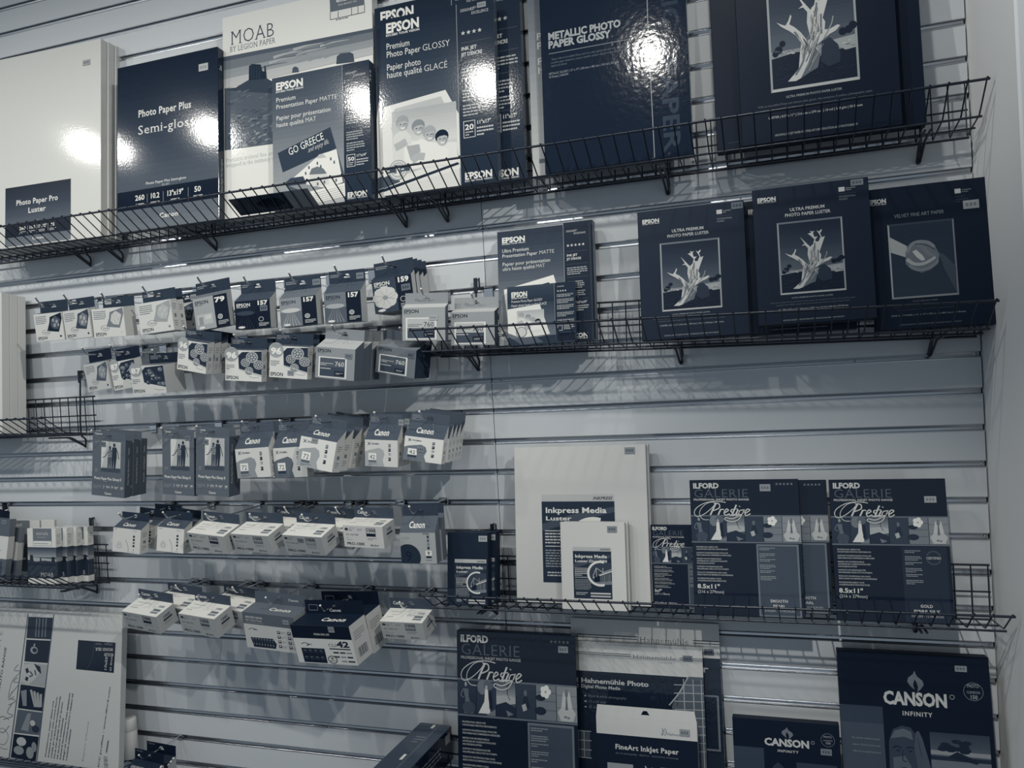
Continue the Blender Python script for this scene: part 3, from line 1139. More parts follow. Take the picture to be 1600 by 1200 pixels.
def small_glossy(F):
    bands(F, 0, 0, 70, 30, 70, 40, 3)
    bands(F, 0, 30, 70, 100, 60, 130, 4)
    logo(F, 6, 18, 8.5, 235, 24)
    F.text('Premium Photo Paper GLOSSY', 6, 27.5, 4.0, 220, 'r', 46)
    F.text('Papier photo haute qualité GLACÉ', 6, 34.5, 4.0, 220, 'r', 52)
    F.poly([(0, 38), (48, 33), (60, 78), (62, 84), (20, 88), (0, 78)], 225, 2)
    family(F.sub(14, 42, 54, 78), 3)
    F.ell(20, 78, 8, 9, 205, 14)
    F.ring(20, 78, 8, 9, 0.12, 120, 15)
    F.poly([(0, 84), (12, 92), (60, 86), (70, 86), (70, 100), (0, 100)], 45, 3)
    F.poly([(6, 88), (40, 86), (52, 97), (20, 99)], 90, 4)
    F.rect(72, 84, 98, 97, 12, 3)
    F.rect(70, 0, 100, 82, 32)
    F.rect(69.5, 0, 70, 100, 150, 2)
    F.text('DESIGNED', 74, 7.5, 2, 190, 'r', 10)
    F.stars(75, 14, 4, 3.6, 215)
    for y in (20, 28, 38, 50, 62):
        F.micro(73, y, 97, 3 if y > 22 else 2, 2.6, 180)
        F.rect(73, y - 1.6, 98, y - 1.2, 110)
    F.frame(73, 71, 80, 80, 0.6, 200)
    F.micro(82, 71, 97, 3, 2.8, 190)


def semigloss(F):
    bands(F, 0, 0, 100, 76, 18, 92, 12)
    F.rect(0, 76, 100, 87.5, 10)
    bands(F, 0, 87.5, 100, 100, 105, 122, 3)
    F.text('Photo Paper Plus', 48, 32.5, 4.2, 225, 'sb', 53, 'c')
    F.text('Semi-gloss', 49.5, 43, 5.2, 225, 's', 57, 'c')
    F.text('Photo Paper Plus Semi-gloss', 49, 76.0 - 2.4, 1.5, 200, 'b', 40, 'c')
    F.text('SG-201', 49, 75.6, 1.2, 170, 'b', 8, 'c')
    for x, s, w in ((23, '260', 9.5), (38, '10.2', 9.5), (58, '13"x19"', 16.5), (80, '50', 6.5)):
        F.text(s, x, 82.2, 3.1, 232, 'b', w, 'c')
        F.micro(x - 4, 84.2, x + 5, 2, 1.3, 200)
    for x in (30.5, 46.5, 71):
        F.rect(x - 0.2, 79, x + 0.2, 86.5, 150, 2)
    F.text('Canon', 52, 94.3, 2.7, 235, 'sb', 19, 'c')


def pro_luster(F):
    bands(F, 0, 0, 100, 64, 20, 98, 10)
    F.rect(0, 64, 100, 85, 12)
    bands(F, 0, 85, 100, 100, 108, 122, 2)
    F.text('Photo Paper Pro', 49, 32, 9, 228, 'sb', 64, 'c')
    F.text('Luster', 49, 47, 9, 228, 'sb', 27, 'c')
    F.text('LU-101', 49, 62, 2.2, 190, 'b', 6, 'c')
    for x, s, w in ((27, '260', 10), (42, '10.2', 10), (57, '17"x22"', 14), (73, '25', 6)):
        F.text(s, x, 74, 5.2, 230, 'b', w, 'c')
        F.micro(x - 5, 77, x + 5, 2, 2.4, 200)
    for x in (35, 49, 66):
        F.rect(x - 0.3, 68, x + 0.3, 82, 150, 2)
    F.text('Canon', 51, 92.5, 4.6, 232, 'sb', 18, 'c')


def butte(F, x, y0, y1, w, g, l):
    F.poly([(x - w * 0.5, y1), (x - w * 0.46, y0 + 2), (x - w * 0.3, y0), (x, y0 + 0.6), (x + w * 0.3, y0 + 0.2), (x + w * 0.42, y0 + 2.4), (x + w * 0.5, y1)], g, l)
    for i in range(4):
        xx = x - w * 0.34 + i * w * 0.21
        F.stroke([(xx, y0 + 1.6), (xx + 0.3, y1 - 0.5)], 0.5, g - 25, l + 1, False)


def moab_big(F):
    t = F.trace([(36, 95), (808, -92), (812, 1075), (25, 1172)])
    F.rect(0, 0, 100, 100, 232)
    t.poly([(36, 302), (812, 148), (815, 250), (40, 470)], 120, 2)
    for i in range(7):
        a = i / 7.0
        t.poly([(36, 302 + 24 * i), (812, 148 + 20 * i), (812, 170 + 20 * i), (36, 328 + 24 * i)], 92 + 16 * i + (i % 2) * 14, 2)
    for i in range(14):
        x = F.rnd.uniform(60, 560)
        y = 335 + F.rnd.uniform(0, 80) - (x - 36) * 0.2
        t.stroke([(x, y), (x + 60, y - 20), (x + 150, y - 36)], F.rnd.uniform(0.8, 2.2), F.rnd.choice([150, 175, 110]), 3, True, 0.3)
    t.poly([(40, 470), (130, 462), (290, 440), (812, 360), (812, 700), (35, 800)], 92, 4)
    t.poly([(44, 480), (100, 464), (166, 424), (258, 418), (320, 452), (420, 470), (300, 500)], 70, 5)
    t.poly([(165, 428), (168, 350), (185, 340), (228, 343), (235, 378), (246, 380), (246, 350), (252, 350), (256, 385), (258, 418)], 40, 6)
    for x in (180, 192, 206, 220):
        t.stroke([(x, 350), (x + 1, 420)], 0.5, 62, 7, False)
    t.poly([(388, 388), (392, 362), (404, 354), (420, 360), (424, 384)], 88, 6)
    t.poly([(618, 342), (622, 300), (640, 286), (690, 278), (708, 288), (712, 330)], 78, 6)
    for i in range(330):
        x, y = F.rnd.uniform(45, 620), F.rnd.uniform(0, 1)
        yt = 480 - (x - 40) * 0.13
        yb = 792 - (x - 40) * 0.12
        yy = yt + (yb - yt) * y ** 0.7
        L = F.rnd.uniform(8, 34)
        t.stroke([(x, yy), (x + L, yy - L * F.rnd.uniform(0.1, 0.6))], F.rnd.uniform(0.6, 1.8), F.rnd.choice([70, 80, 118, 132, 150] if y > 0.35 else [78, 86, 108]), 5, False, 0.3)
    t.text('MOAB', 74, 240, 76, 80, 'st', 246, l=3)
    t.text('BY LEGION PAPER', 70, 277, 30, 110, 's', 252, l=3)
    t.text('Premium archival fine art paper', 40, 866, 22, 150, 'st', 330, l=3)
    t.text('wrapped in the intimacy of nature', 38, 894, 22, 150, 'st', 345, l=3)
    t.poly([(588, -40), (768, -76), (770, 22), (590, 62)], 110, 3)
    t.poly([(592, 62), (768, 22), (768, 60), (592, 101)], 225, 3)
    for a, b in (((590, 62), (590, 103)), ((770, 22), (770, 62)), ((590, 103), (770, 62)), ((632, 56), (632, 92)), ((702, 38), (702, 76)), ((735, 30), (735, 68))):
        t.stroke([a, b], 0.35, 70, 5, False)
    t.text('entrada', 622, 10, 26, 225, 'sb', 110, l=5)
    t.text('RAG BRIGHT 300', 632, 28, 9, 210, 'r', 94, l=5)
    F.micro(77, 13.1, 93, 1, 1.0, 90, 5)


def moab_small(F):
    F.rect(0, 0, 100, 100, 228)
    F.rect(0, 34, 100, 89, 70)
    bands(F, 0, 34, 100, 52, 60, 165, 5, 2)
    F.poly([(0, 52), (100, 55), (100, 60), (0, 60)], 175, 2)
    F.poly([(0, 57), (30, 60), (60, 58), (100, 60), (100, 89), (0, 89)], 45, 3)
    for x, y0, w in ((14, 48, 14), (46, 53, 6), (90, 51, 14)):
        F.poly([(x - w / 2, 61), (x - w * 0.36, y0), (x + w * 0.3, y0), (x + w / 2, 61)], 22, 4)
    for i in range(6):
        F.stroke([(10 + 14 * i, 85 - i * 2), (40 + 9 * i, 66 + i)], 0.8, 90, 4, False)
    F.text('MOAB', 45, 87, 7.5, 215, 'st', 45, l=5)
    F.rect(20, 0, 86, 22, 120, 2)
    F.frame(20, 22, 86, 31.5, 0.9, 110, 2)
    F.text('entrada', 53, 12, 6.5, 200, 's', 42, 'c', l=3)
    F.micro(36, 15.5, 70, 1, 2, 190, 3)
    F.micro(24, 27, 82, 1, 2.2, 110, 3)


def moab_spine(F):
    F.rect(0, 0, 100, 100, 224)
    F.rect(0, 34, 100, 89, 60)
    bands(F, 0, 34, 100, 52, 55, 130, 4, 2)
    F.poly([(0, 52), (100, 53), (100, 60), (0, 60)], 160, 2)
    F.text('MOAB', 78, 29, 8, 120, 'st', 150, rot=90, l=3) if F.w > 0.012 else None


def metallic(F):
    t = F.trace([(172, -420), (1050, -600), (1085, 970), (190, 1090)])
    t.stroke([(830, -560), (833, 160), (855, 990)], 0.55, 150, 2, False)
    t.text('METALLIC PHOTO', 226, 252, 46, 165, 'h', 458, l=3)
    t.text('PAPER GLOSSY', 226, 305, 46, 165, 'h', 392, l=3)
    t.stroke([(228, 338), (720, 256)], 0.5, 130, 2, False)
    t.text('Paper with an incredible Dmax and rich color gamut, this smooth, high-gloss', 245, 378, 12, 110, 'r', 470, l=3)
    t.text('metallic paper features a unique metallic surface that provides exceptional', 240, 400, 12, 110, 'r', 470, l=3)
    t.text('depth and drama.', 240, 420, 12, 110, 'r', 105, l=3)
    t.text('METALLIC GLOSSY | 13" x 19" | 330 mm x 483 mm | 10.5 mil | 257 g/m', 226, 470, 13, 130, 'b', 440, l=3)
    t.text('25 Sheets | S045590', 226, 490, 13, 130, 'b', 125, l=3)
    t.text('PAPER', 905, 385, 95, 62, 'b', 560, rot=-90, l=3)
    t.text('METALLIC', 905, -600, 95, 52, 'b', 800, rot=-90, l=3)


def letters_only(F):
    bands(F, 0, 0, 100, 100, 100, 190, 10)
    for y, s in ((36.5, 'Premium'), (41, 'Photo Paper LUSTER'), (48.3, 'Photo papier'), (52.5, 'haute qualité')):
        F.text(s, 6, y, 3.2, 228, 'r', 4.2 * len(s))
    F.rect(5, 92, 12, 94, 110)


def prestige(t, g, l=4, k=1.0):
    """flourished script word, traced"""
    for pts, w in (([(345, 243), (290, 235), (230, 237), (165, 252), (105, 290), (86, 330), (108, 362), (165, 342), (225, 295), (258, 258)], 0.7),
                   ([(258, 258), (240, 240), (185, 255), (140, 300), (130, 345), (158, 384), (205, 388)], 0.55),
                   ([(268, 246), (245, 290), (218, 348)], 1.5), ([(250, 252), (288, 254), (292, 288), (240, 312)], 1.0),
                   ([(305, 298), (282, 347)], 1.4), ([(290, 322), (312, 300), (330, 304)], 0.9),
                   ([(335, 328), (366, 310), (352, 297), (331, 325), (342, 349), (376, 336)], 1.0),
                   ([(398, 298), (386, 314), (401, 331), (386, 350), (370, 340)], 1.1),
                   ([(432, 262), (398, 345), (420, 341)], 1.4), ([(393, 301), (442, 295)], 0.7),
                   ([(447, 300), (425, 347), (446, 341)], 1.4), ([(456, 277), (459, 273)], 1.6),
                   ([(494, 303), (462, 309), (450, 340), (480, 336), (497, 298), (452, 380), (392, 402), (340, 386), (345, 368), (398, 377), (468, 346)], 0.85),
                   ([(505, 332), (540, 306), (521, 297), (501, 325), (511, 351), (546, 334)], 1.0)):
        t.stroke(pts, w * k, g, l)


ILQ = [(48, 58), (935, 45), (978, 1195), (78, 1180)]


def vignettes(F, l=2):
    """strip of six little pictures"""
    for i, g in enumerate((48, 60, 80, 62, 125, 140)):
        x0, x1 = i * 16.7 + 0.2, (i + 1) * 16.7 - 0.3
        v = F.sub(x0, 0, min(x1, 100), 100)
        v.rect(0, 0, 100, 100, g, l)
        if i == 0:
            v.ell(45, 12, 7, 7, 150, l + 1, 10)
            v.poly([(30, 25), (58, 25), (60, 50), (85, 98), (35, 98), (42, 55)], 105, l + 1)
            v.stroke([(30, 28), (18, 45), (34, 52)], 2.5 * 0.17, 140, l + 2)
            v.ell(60, 80, 34, 18, 75, l + 1, 12)
        elif i == 1:
            v.ell(30, 18, 26, 22, 120, l + 1, 12)
            v.ell(62, 12, 26, 14, 100, l + 1, 12)
            v.poly([(45, 22), (60, 24), (62, 50), (72, 95), (8, 95), (40, 60)], 220, l + 2)
            v.ell(52, 18, 7, 7, 170, l + 2, 9)
            v.poly([(64, 28), (80, 28), (84, 80), (66, 80)], 25, l + 2)
            v.poly([(60, 95), (98, 80), (98, 100), (50, 100)], 120, l + 2)
        elif i == 2:
            bands(v, 0, 0, 100, 45, 90, 165, 4, l + 1)
            v.poly([(0, 40), (60, 36), (100, 44), (100, 60), (0, 70)], 175, l + 1)
            v.poly([(0, 66), (50, 56), (100, 72), (100, 100), (0, 100)], 40, l + 2)
            v.stroke([(62, 4), (58, 30), (72, 50)], 0.5, 20, l + 2)
            v.poly([(50, 80), (90, 90), (60, 98)], 120, l + 3)
        elif i == 3:
            v.ell(48, 26, 8, 9, 110, l + 1, 9)
            v.poly([(38, 36), (58, 36), (72, 66), (52, 76), (32, 70)], 40, l + 1)
            v.poly([(28, 62), (48, 56), (56, 74), (36, 80)], 175, l + 2)
        elif i == 4:
            for y in (20, 44, 70):
                v.rect(0, y, 100, y + 2.2, 95, l + 1)
            for k in range(5):
                a = k * 1.257
                v.ell(48 + 15 * math.cos(a), 18 + 11 * math.sin(a), 13, 9, 235, l + 3, 9)
            v.ell(48, 18, 5, 4, 170, l + 4, 8)
            v.ell(22, 36, 26, 9, 30, l + 2, 12)
            v.ell(20, 74, 30, 12, 36, l + 2, 12)
        else:
            for y in (25, 60):
                v.rect(0, y, 100, y + 1.6, 110, l + 1)
            v.poly([(48, 4), (66, 18), (76, 58), (66, 66), (30, 66), (22, 58), (32, 18)], 195, l + 2)
            v.ell(49, 18, 9, 13, 120, l + 3, 12)
            v.poly([(46, 30), (52, 30), (56, 66), (42, 66)], 110, l + 3)
            v.poly([(24, 58), (74, 58), (94, 74), (80, 98), (20, 98), (4, 74)], 185, l + 2)
            v.ell(42, 86, 8, 3.6, 120, l + 4, 8)
            v.ell(57, 88, 8, 3.6, 130, l + 5, 8)


def galerie(F, size='8.5x11"', mm='(216 x 279mm)', kind='smooth', n_stars=5):
    t = F.trace(ILQ)
    t.text('ILFORD', 78, 126, 44, 205, 'h', 216, l=3)
    t.text('GALERIE', 82, 203, 68, 95, 'st', 460, l=2)
    t.text('PROFESSIONAL INKJET PHOTO RANGE', 82, 229, 17, 190, 'b', 460, l=3)
    F.stars(80.5, 3.6, n_stars, 3.3, 130)
    F.rect(0, 26.3, 100, 27.2, 110)
    F.rect(0, 45.8, 100, 46.8, 110)
    vignettes(F.sub(0, 27.2, 100, 45.6))
    prestige(t, 205, 7)
    for y, rows in ((609, 2), (659, 2), (708, 3), (774, 2), (823, 2), (873, 2)):
        for r in range(rows):
            y0 = (y + r * 19 - 52) / 11.35
            s = {609: ('PROFESSIONAL MEDIA FOR', 'UNSURPASSED PRINTING PERFORMANCE'), 659: ('SUPPORTS PROFESSIONNELS POUR DES', "PERFORMANCES D'IMPRESSION INÉGALÉES"), 708: ('MEDIEN FÜR PROFESSIONELLE', 'ANWENDER MIT AUSSERGEWÖHNLICHEN', 'DRUCKEIGENSCHAFTEN'),
                 774: ('SUPPORTO PROFESSIONALE PER', 'INSUPERABILI RISULTATI DI STAMPA'), 823: ('PRODUCTO PROFESIONAL PARA UNOS', 'RESULTADOS DE IMPRESIÓN INSUPERABLES'), 873: ('PROFESSIONELE MEDIA VOOR', 'ONGEËVENAARDE PRINTPRESTATIES')}[y][r]
            s = ''.join(c if ('r', c) in GL else {'Ö': 'O', 'Ó': 'O', 'Ë': 'E', 'Ü': 'U'}.get(c, 'E') for c in s)
            F.text(s, 4.0, y0 + 1.35, 0.95, 175, 'b', 0.92 * len(s))
    F.text(size, 3.6, 80.5, 3.1, 215, 'b', 3.0 * len(size))
    F.text(mm, 3.6, 84.0, 2.2, 200, 'r', 1.9 * len(mm))
    F.text('ICC profiles: www.ilford.com', 3.6, 94.2, 1.7, 205, 'b', 36)
    if kind == 'smooth':
        F.rect(59.5, 47.5, 97, 99.5, 118, 2)
        F.rect(61, 48.8, 95.4, 98.4, 74, 3)
    else:
        F.rect(59.5, 47.5, 97, 99.5, 34, 2)
        F.ring(86, 55, 6.2, 4.8, 0.06, 110, 4)
        F.ring(86, 55, 4.9, 3.9, 0.05, 90, 4)
        F.rect(79.5, 53.5, 92.6, 56.6, 34, 5)
        F.text('CERTIFIED', 86, 56.0, 1.7, 175, 'b', 12.5, 'c', l=6)
    for i in range(6):
        F.micro(62, 50 + i * 4.1, 76, 3 if i % 2 else 2, 1.15, 150, 5)
    name = {'smooth': ('SMOOTH', 'PEARL', '310GSM · 10 MICRON'), 'gold': ('GOLD', 'FIBRE SILK', '310GSM · 12 MICRON')}[kind]
    F.text(name[0], 77.5, 89.2, 2.0, 205, 'sb', 2.6 * len(name[0]), 'c', l=5)
    F.text(name[1], 77.5, 92.8, 2.0, 205, 'sb', 2.2 * len(name[1]), 'c', l=5)
    F.text(name[2], 77.5, 96.0, 1.5, 180, 'r', 27, 'c', l=5)


def inkpress(F, sub='Luster', plain_top=True):
    """sheet label with a suspension bridge in an oval"""
    F.rect(0, 0, 100, 8, 190, 1)
    F.text('INKPRESS', 97, 6.2, 3.4, 60, 'b', 26, 'r', shear=0.3)
    F.rect(0, 8, 100, 100, 48, 1)
    F.poly([(0, 34), (45, 22), (100, 14), (100, 20), (50, 30), (0, 42)], 80, 2)
    F.text('Inkpress Media', 5, 21, 6.2, 232, 'b', 84, l=3)
    F.text(sub, 5, 29.5, 4.6, 225, 'b', 6.0 * len(sub), l=3)
    bridge(F.sub(38, 24, 104, 78))
    F.rect(4, 41, 40, 41.9, 210, 3)
    F.micro(4, 44, 38, 4, 3.4, 200, 3)
    F.rect(4, 58.5, 40, 59.4, 210, 3)
    F.micro(4, 63, 46, 7, 3.0, 150, 3)
    F.rect(44, 88, 96, 91, 200, 3)
    F.micro(6, 88, 38, 2, 3.2, 190, 3)
    F.rect(44, 93.5, 96, 96.5, 190, 3)


def bridge(F, l=3):
    pts = [(50 + 48 * math.cos(math.radians(a)), 50 + 42 * math.sin(math.radians(a))) for a in range(72, 300, 12)]
    F.poly([(p[0], p[1]) for p in pts] + [(94, 12), (94, 88)], 70, l)
    F.poly([(20, 62), (94, 38), (94, 44), (20, 68)], 195, l + 1)
    F.rect(26, 56, 46, 82, 22, l + 1)
    F.poly([(20, 82), (94, 76), (94, 88), (40, 92)], 130, l + 1)
    for a, b in (((34, 30), (60, 46)), ((60, 46), (94, 34)), ((34, 30), (20, 60)), ((34, 30), (34, 62)), ((60, 30), (60, 52))):
        F.stroke([a, b], 0.9, 190, l + 2, False)
    for i in range(6):
        F.rect(50 + 7 * i, 60 - 2 * i, 53 + 7 * i, 78, 120 + 12 * (i % 3), l + 1)
    F.stroke(pts, 3.4, 228, l + 3)


def canson(F):
    for s, d in ((-1, 0), (1, 1.6)):
        F.poly([(52 + s * px, 12.6 + d + py) for px, py in ((0.1, 0), (1.4, 2.6), (4.6, 5.4), (5.4, 8.4), (3.6, 11.4), (0.8, 14.2), (1.6, 10.6), (0.8, 7.2), (-0.8, 3.8))], 118, 2)
    k = F.w * F.sx / (F.h * F.sy)
    F.text('CANSON', 51, 38.2, 9.6, 190, 'h', 42, 'c', l=3)
    F.ring(75.2, 30.4, 1.6, 1.6 * k, 0.2, 170, 3)
    F.text('INFINITY', 52, 46.2, 3.2, 190, 'b', 20, 'c', l=3, sp=0.15)
    F.ring(89, 25.5, 6.3, 6.3 * k, 0.05, 130, 3)
    F.text('PHOTO', 89, 22.6, 2.6, 140, 'b', 7.6, 'c', l=3)
    F.text('CANSON', 89, 26.9, 1.9, 130, 'b', 8.5, 'c', l=3)
    F.text('150', 89, 30.8, 2.8, 150, 'b', 5, 'c', l=3)


def canson_big(F):
    F.rect(0, 0, 100, 100, 6)
    F = F.sub(0, 0, 100, 63)
    canson(F)
    F.rect(0, 41, 29, 150, 62, 2)
    F.rect(0, 54, 29, 150, 74, 3)
    for i, y in enumerate((66, 71, 76)):
        F.text(('The authentic renowned museum', 'collection. This fine art photo media', 'reflect the successful history and')[i], 26, y, 1.2, 140, 'r', 19, 'r', l=4)
    # portrait with a hand at the temple
    F.poly([(31, 100), (32, 66), (35, 57), (41, 54), (47, 55), (51, 62), (52, 74), (51, 100)], 62, 3)
    F.poly([(33, 64), (36, 58), (42, 56), (47, 58), (48, 64), (42, 62)], 100, 4)
    F.poly([(34, 78), (42, 76), (46, 84), (40, 92), (34, 88)], 92, 4)
    F.stroke([(34, 71), (37, 69.4), (40, 70.6)], 0.8, 18, 5)
    F.stroke([(43, 70.6), (46, 69.4), (49, 71)], 0.8, 18, 5)
    F.ell(37.6, 72.6, 1.3, 0.6, 20, 5, 8)
    F.ell(46, 72.6, 1.3, 0.6, 20, 5, 8)
    F.stroke([(41, 72), (40.4, 79), (43, 80.4)], 0.7, 38, 5)
    F.stroke([(38, 86), (41.5, 85), (45, 86.2)], 0.8, 26, 5)
    F.poly([(50, 58), (52, 57), (54, 62), (57, 76), (60, 92), (61, 100), (52, 100), (50, 84), (48.4, 70)], 82, 5)
    F.stroke([(51, 62), (53, 76)], 0.4, 45, 6, False)
    # wind-bent tree on a shore
    bands(F, 59, 57, 97, 74, 60, 95, 4, 3)
    F.rect(59, 70, 97, 73, 140, 4)
    F.rect(59, 76, 97, 83, 110, 3)
    F.rect(59, 74, 97, 77, 40, 4)
    for i in range(14):
        F.ell(66 + F.rnd.uniform(0, 18), 62 + F.rnd.uniform(0, 9), 3.4, 1.6, 28, 5, 9)
    F.poly([(76, 70), (90, 76), (88, 78), (70, 74)], 26, 5)
    F.rect(59, 84, 97, 100, 34, 3)
    for i in range(10):
        F.ell(62 + F.rnd.uniform(0, 33), 88 + F.rnd.uniform(0, 10), 2.4, 1.4, 62, 4, 8)


def canson_small(F):
    F = F.sub(0, -2.5, 100, 53.5)
    canson(F)
    F.rect(0, 43, 29, 170, 62, 2)
    F.poly([(35, 140), (36, 80), (37, 66), (42, 60), (47, 66), (49, 80), (50, 140)], 55, 3)
    F.rect(59, 58, 96, 84, 60, 3)


def hahne_cover(F):
    """outer pouch with a white header and a dark printed card inside"""
    F.rect(0, 0, 100, 100, 200, 1)
    F.rect(0, 8, 46, 8.5, 35, 2)
    F.rect(0, 9.3, 46, 9.8, 70, 2)
    F.text('Hahnemühle', 47.5, 10.8, 2.6, 62, 'st', 33, l=3)
    F.text('FINEART', 80, 13.6, 1.3, 120, 'st', 13, 'r', l=3)
    F.rect(83, 8.4, 100, 8.9, 40, 2)
    F.rect(83, 9.7, 100, 10.2, 70, 2)


def hahne_photo(F):
    F.rect(0, 0, 100, 100, 14, 1)
    F = F.sub(0, 0, 100, 74)
    hahne_cover(F)
    F.rect(0, 22.5, 100, 100, 14, 2)
    F.text('Hahnemühle Photo', 6, 31.5, 3.6, 195, 'b', 53, l=4)
    F.text('Digital Photo Media', 6, 35.4, 2.4, 180, 'b', 31, l=4)
    for i in range(3):
        F.ell(9.2, 41.5 + i * 4.2, 0.8, 0.55, 190, 4, 8)
    F.text('Black & white photography', 11.5, 42.2, 1.8, 120, 'r', 30, l=4)
    F.text('13 x 19 inch', 11.5, 46.4, 1.8, 120, 'r', 14, l=4)
    F.text('25 sheets', 11.5, 50.6, 1.8, 120, 'r', 11, l=4)
    # dome of glazed panes
    F.poly([(89, 22), (100, 22), (100, 100), (80, 100), (76, 44), (82, 34)], 92, 3)
    for i in range(5):
        F.stroke([(60 + i * 5, 24), (64 + i * 4, 34), (66 + i * 3.5, 44)], 0.5, 34, 3)
    F.stroke([(89, 22), (82, 34), (74, 44)], 0.9, 170, 5)
    for x in (85, 92, 98):
        F.rect(x, 24, x + 0.7, 100, 165, 5)
    for y in (28, 34, 40, 46, 52, 58, 64, 70, 76):
        F.poly([(78, y + 0.4), (100, y - 0.6), (100, y), (78, y + 1.0)], 165, 5)
    F.rect(0, 68, 12, 88, 80, 3)
    for y in (68, 75, 82, 88):
        F.rect(0, y, 13, y + 0.6, 165, 4)
    F.rect(7, 68, 7.6, 88, 165, 4)


def fineart(F):
    F.rect(0, 0, 100, 100, 12, 1)
    F = F.sub(0, 0, 100, 72)
    F.rect(0, 0, 100, 22, 205, 1)
    F.text('Hahnemühle', 91, 17.5, 3.4, 90, 'r', 20, 'r', l=3)
    F.stroke([(66, 9), (68, 14), (65.5, 18), (67, 11)], 0.6, 110, 3)
    F.stroke([(68.6, 9), (70.4, 14), (68.4, 18)], 0.6, 110, 3)
    F.text('FineArt InkJet Paper', 50, 40, 6.2, 205, 'sb', 63, 'c', l=3)
    F.text('fine art photography · digital art · reproduction of paintings', 50, 46, 2.0, 120, 'r', 62, 'c', l=3)
    F.rect(10, 58, 36, 100, 150, 2)
    F.rect(63, 58, 94, 100, 110, 2)
    F.stroke([(48, 58), (51, 64), (55, 60), (53, 70)], 1.0, 190, 2)


def ilford_landscape(F):
    """pale carton turned on its side; traced from a close-up"""
    t = F.trace([(-141, 120), (849, 180), (767, 1179), (-219, 1145)])
    F.rect(0, 0, 100, 100, 200, 1)
    q = [((232, 190), (400, 198), (378, 345), (212, 338)), ((212, 348), (376, 354), (356, 506), (192, 498)), ((190, 506), (354, 516), (330, 668), (160, 650)),
         ((160, 655), (330, 672), (302, 830), (135, 818)), ((133, 826), (302, 838), (272, 990), (103, 984)), ((100, 992), (270, 1000), (242, 1165), (72, 1152))]
    t.poly([(228, 170), (234, 170), (66, 1152), (58, 1152)], 90, 3)
    t.poly([(405, 175), (411, 175), (252, 1168), (245, 1168)], 90, 3)
    gs = (40, 18, 165, 30, 95, 22)
    for (a, b, c, d), g in zip(q, gs):
        t.poly([a, b, c, d], g, 2)
    for x in (290, 310, 335, 355):
        t.stroke([(x, 200), (x - 14, 330)], 0.9, 110, 4)
    t.ell(262, 420, 26, 26, 150, 4, 12)
    t.ell(266, 420, 16, 15, 30, 5, 10)
    t.stroke([(270, 376), (262, 392)], 0.9, 160, 5, False)
    t.poly([(168, 640), (185, 520), (250, 510), (300, 560), (268, 610), (215, 655)], 190, 4)
    t.stroke([(205, 545), (214, 575)], 2.0, 40, 5, False)
    t.stroke([(196, 610), (212, 622)], 2.0, 40, 5, False)
    t.stroke([(228, 565), (245, 590), (222, 600)], 0.8, 90, 5)
    t.stroke([(262, 555), (268, 590)], 1.0, 90, 5)
    t.poly([(258, 512), (300, 530), (304, 580), (282, 560)], 30, 5)
    for i in range(4):
        t.poly([(222 + 22 * i, 690 + 9 * i), (238 + 22 * i, 688 + 8 * i), (258 + 14 * i, 800), (246 + 12 * i, 806)], 165, 4)
    t.poly([(160, 700), (200, 690), (196, 800), (170, 800)], 140, 4)
    t.poly([(150, 960), (200, 850), (225, 845), (200, 970)], 140, 4)
    t.ell(232, 912, 18, 20, 190, 4, 10)
    t.ell(250, 950, 26, 24, 50, 4, 10)
    t.ell(150, 1040, 34, 30, 190, 4, 10)
    t.ell(130, 1100, 36, 30, 150, 4, 10)
    t.ell(205, 1110, 26, 40, 150, 4, 10)
    t.ell(235, 1070, 18, 34, 140, 4, 10)
    # vertical words
    ang = 81.5
    for i, s in enumerate(('PROFESSIONAL INKJET MEDIA FOR', 'SUPERIOR BLACK AND WHITE PRINTS', "PAPIER JET D'ENCRE PROFESSIONNEL", 'POUR DES IMAGES NOIR ET BLANC', 'DE QUALITÉ SUPÉRIEURE', 'SUPORTE PROFESIONAL PARA IMPRESIÓN'.replace('Ó', 'O'), 'INKJET DE COPIAS BLANCO Y NEGRO DE', 'CALIDAD SUPERIOR')):
        s = s.replace('É', 'E')
        t.text(s, 312 + i * 19.5, 1130 + i * 1.5, 10, 60, 'b', 9.8 * len(s), rot=ang, l=3)
    t.text('ICC profiles : www.ilford.com', 650, 1165, 14, 50, 'b', 395, rot=ang, l=3)
    t.text('PHOTO RANGE', 12, 712, 20, 50, 'b', 230, rot=ang, l=3)
    t.text('G A L E R I E', -30, 690, 30, 130, 'st', 300, rot=ang, l=3)
    for i in range(9):
        t.poly([(680 + i * 0.3, 1164 - i * 9), (706, 1166 - i * 9), (706, 1166 - i * 9 + (3 if i % 3 else 5)), (680, 1164 - i * 9 + (3 if i % 3 else 5))], 70, 3)
    t.stroke([(700, 1068), (716, 990)], 0.9, 110, 3, False)
    t.text('Expert Choice', 552, 1140, 12, 110, 'r', 200, rot=ang, shear=0.3, l=3)
    # script word
    for pts in ([(52, 1100), (0, 1090), (-30, 1010), (20, 960), (60, 1010), (30, 1070), (-20, 1060)], [(150, 520), (118, 560), (160, 570), (100, 640), (70, 760), (110, 740)], [(140, 610), (110, 640), (150, 650), (90, 720)],
                [(110, 700), (80, 745), (120, 770), (70, 800)], [(95, 790), (60, 850), (100, 870), (30, 900)], [(70, 900), (20, 880), (-30, 940), (20, 990), (70, 940)]):
        t.stroke(pts, 0.35, 120, 3)
    t.poly([(560, 347), (796, 362), (773, 558), (536, 541)], 20, 3)
    t.stroke([(662, 365), (640, 470), (605, 540)], 0.3, 70, 4)
    t.text('GOLD', 779, 432, 20, 195, 'sb', 60, rot=171.5 + 10, l=4)
    t.text('MONO SILK', 777, 398, 20, 195, 'sb', 112, rot=181.5, l=4)
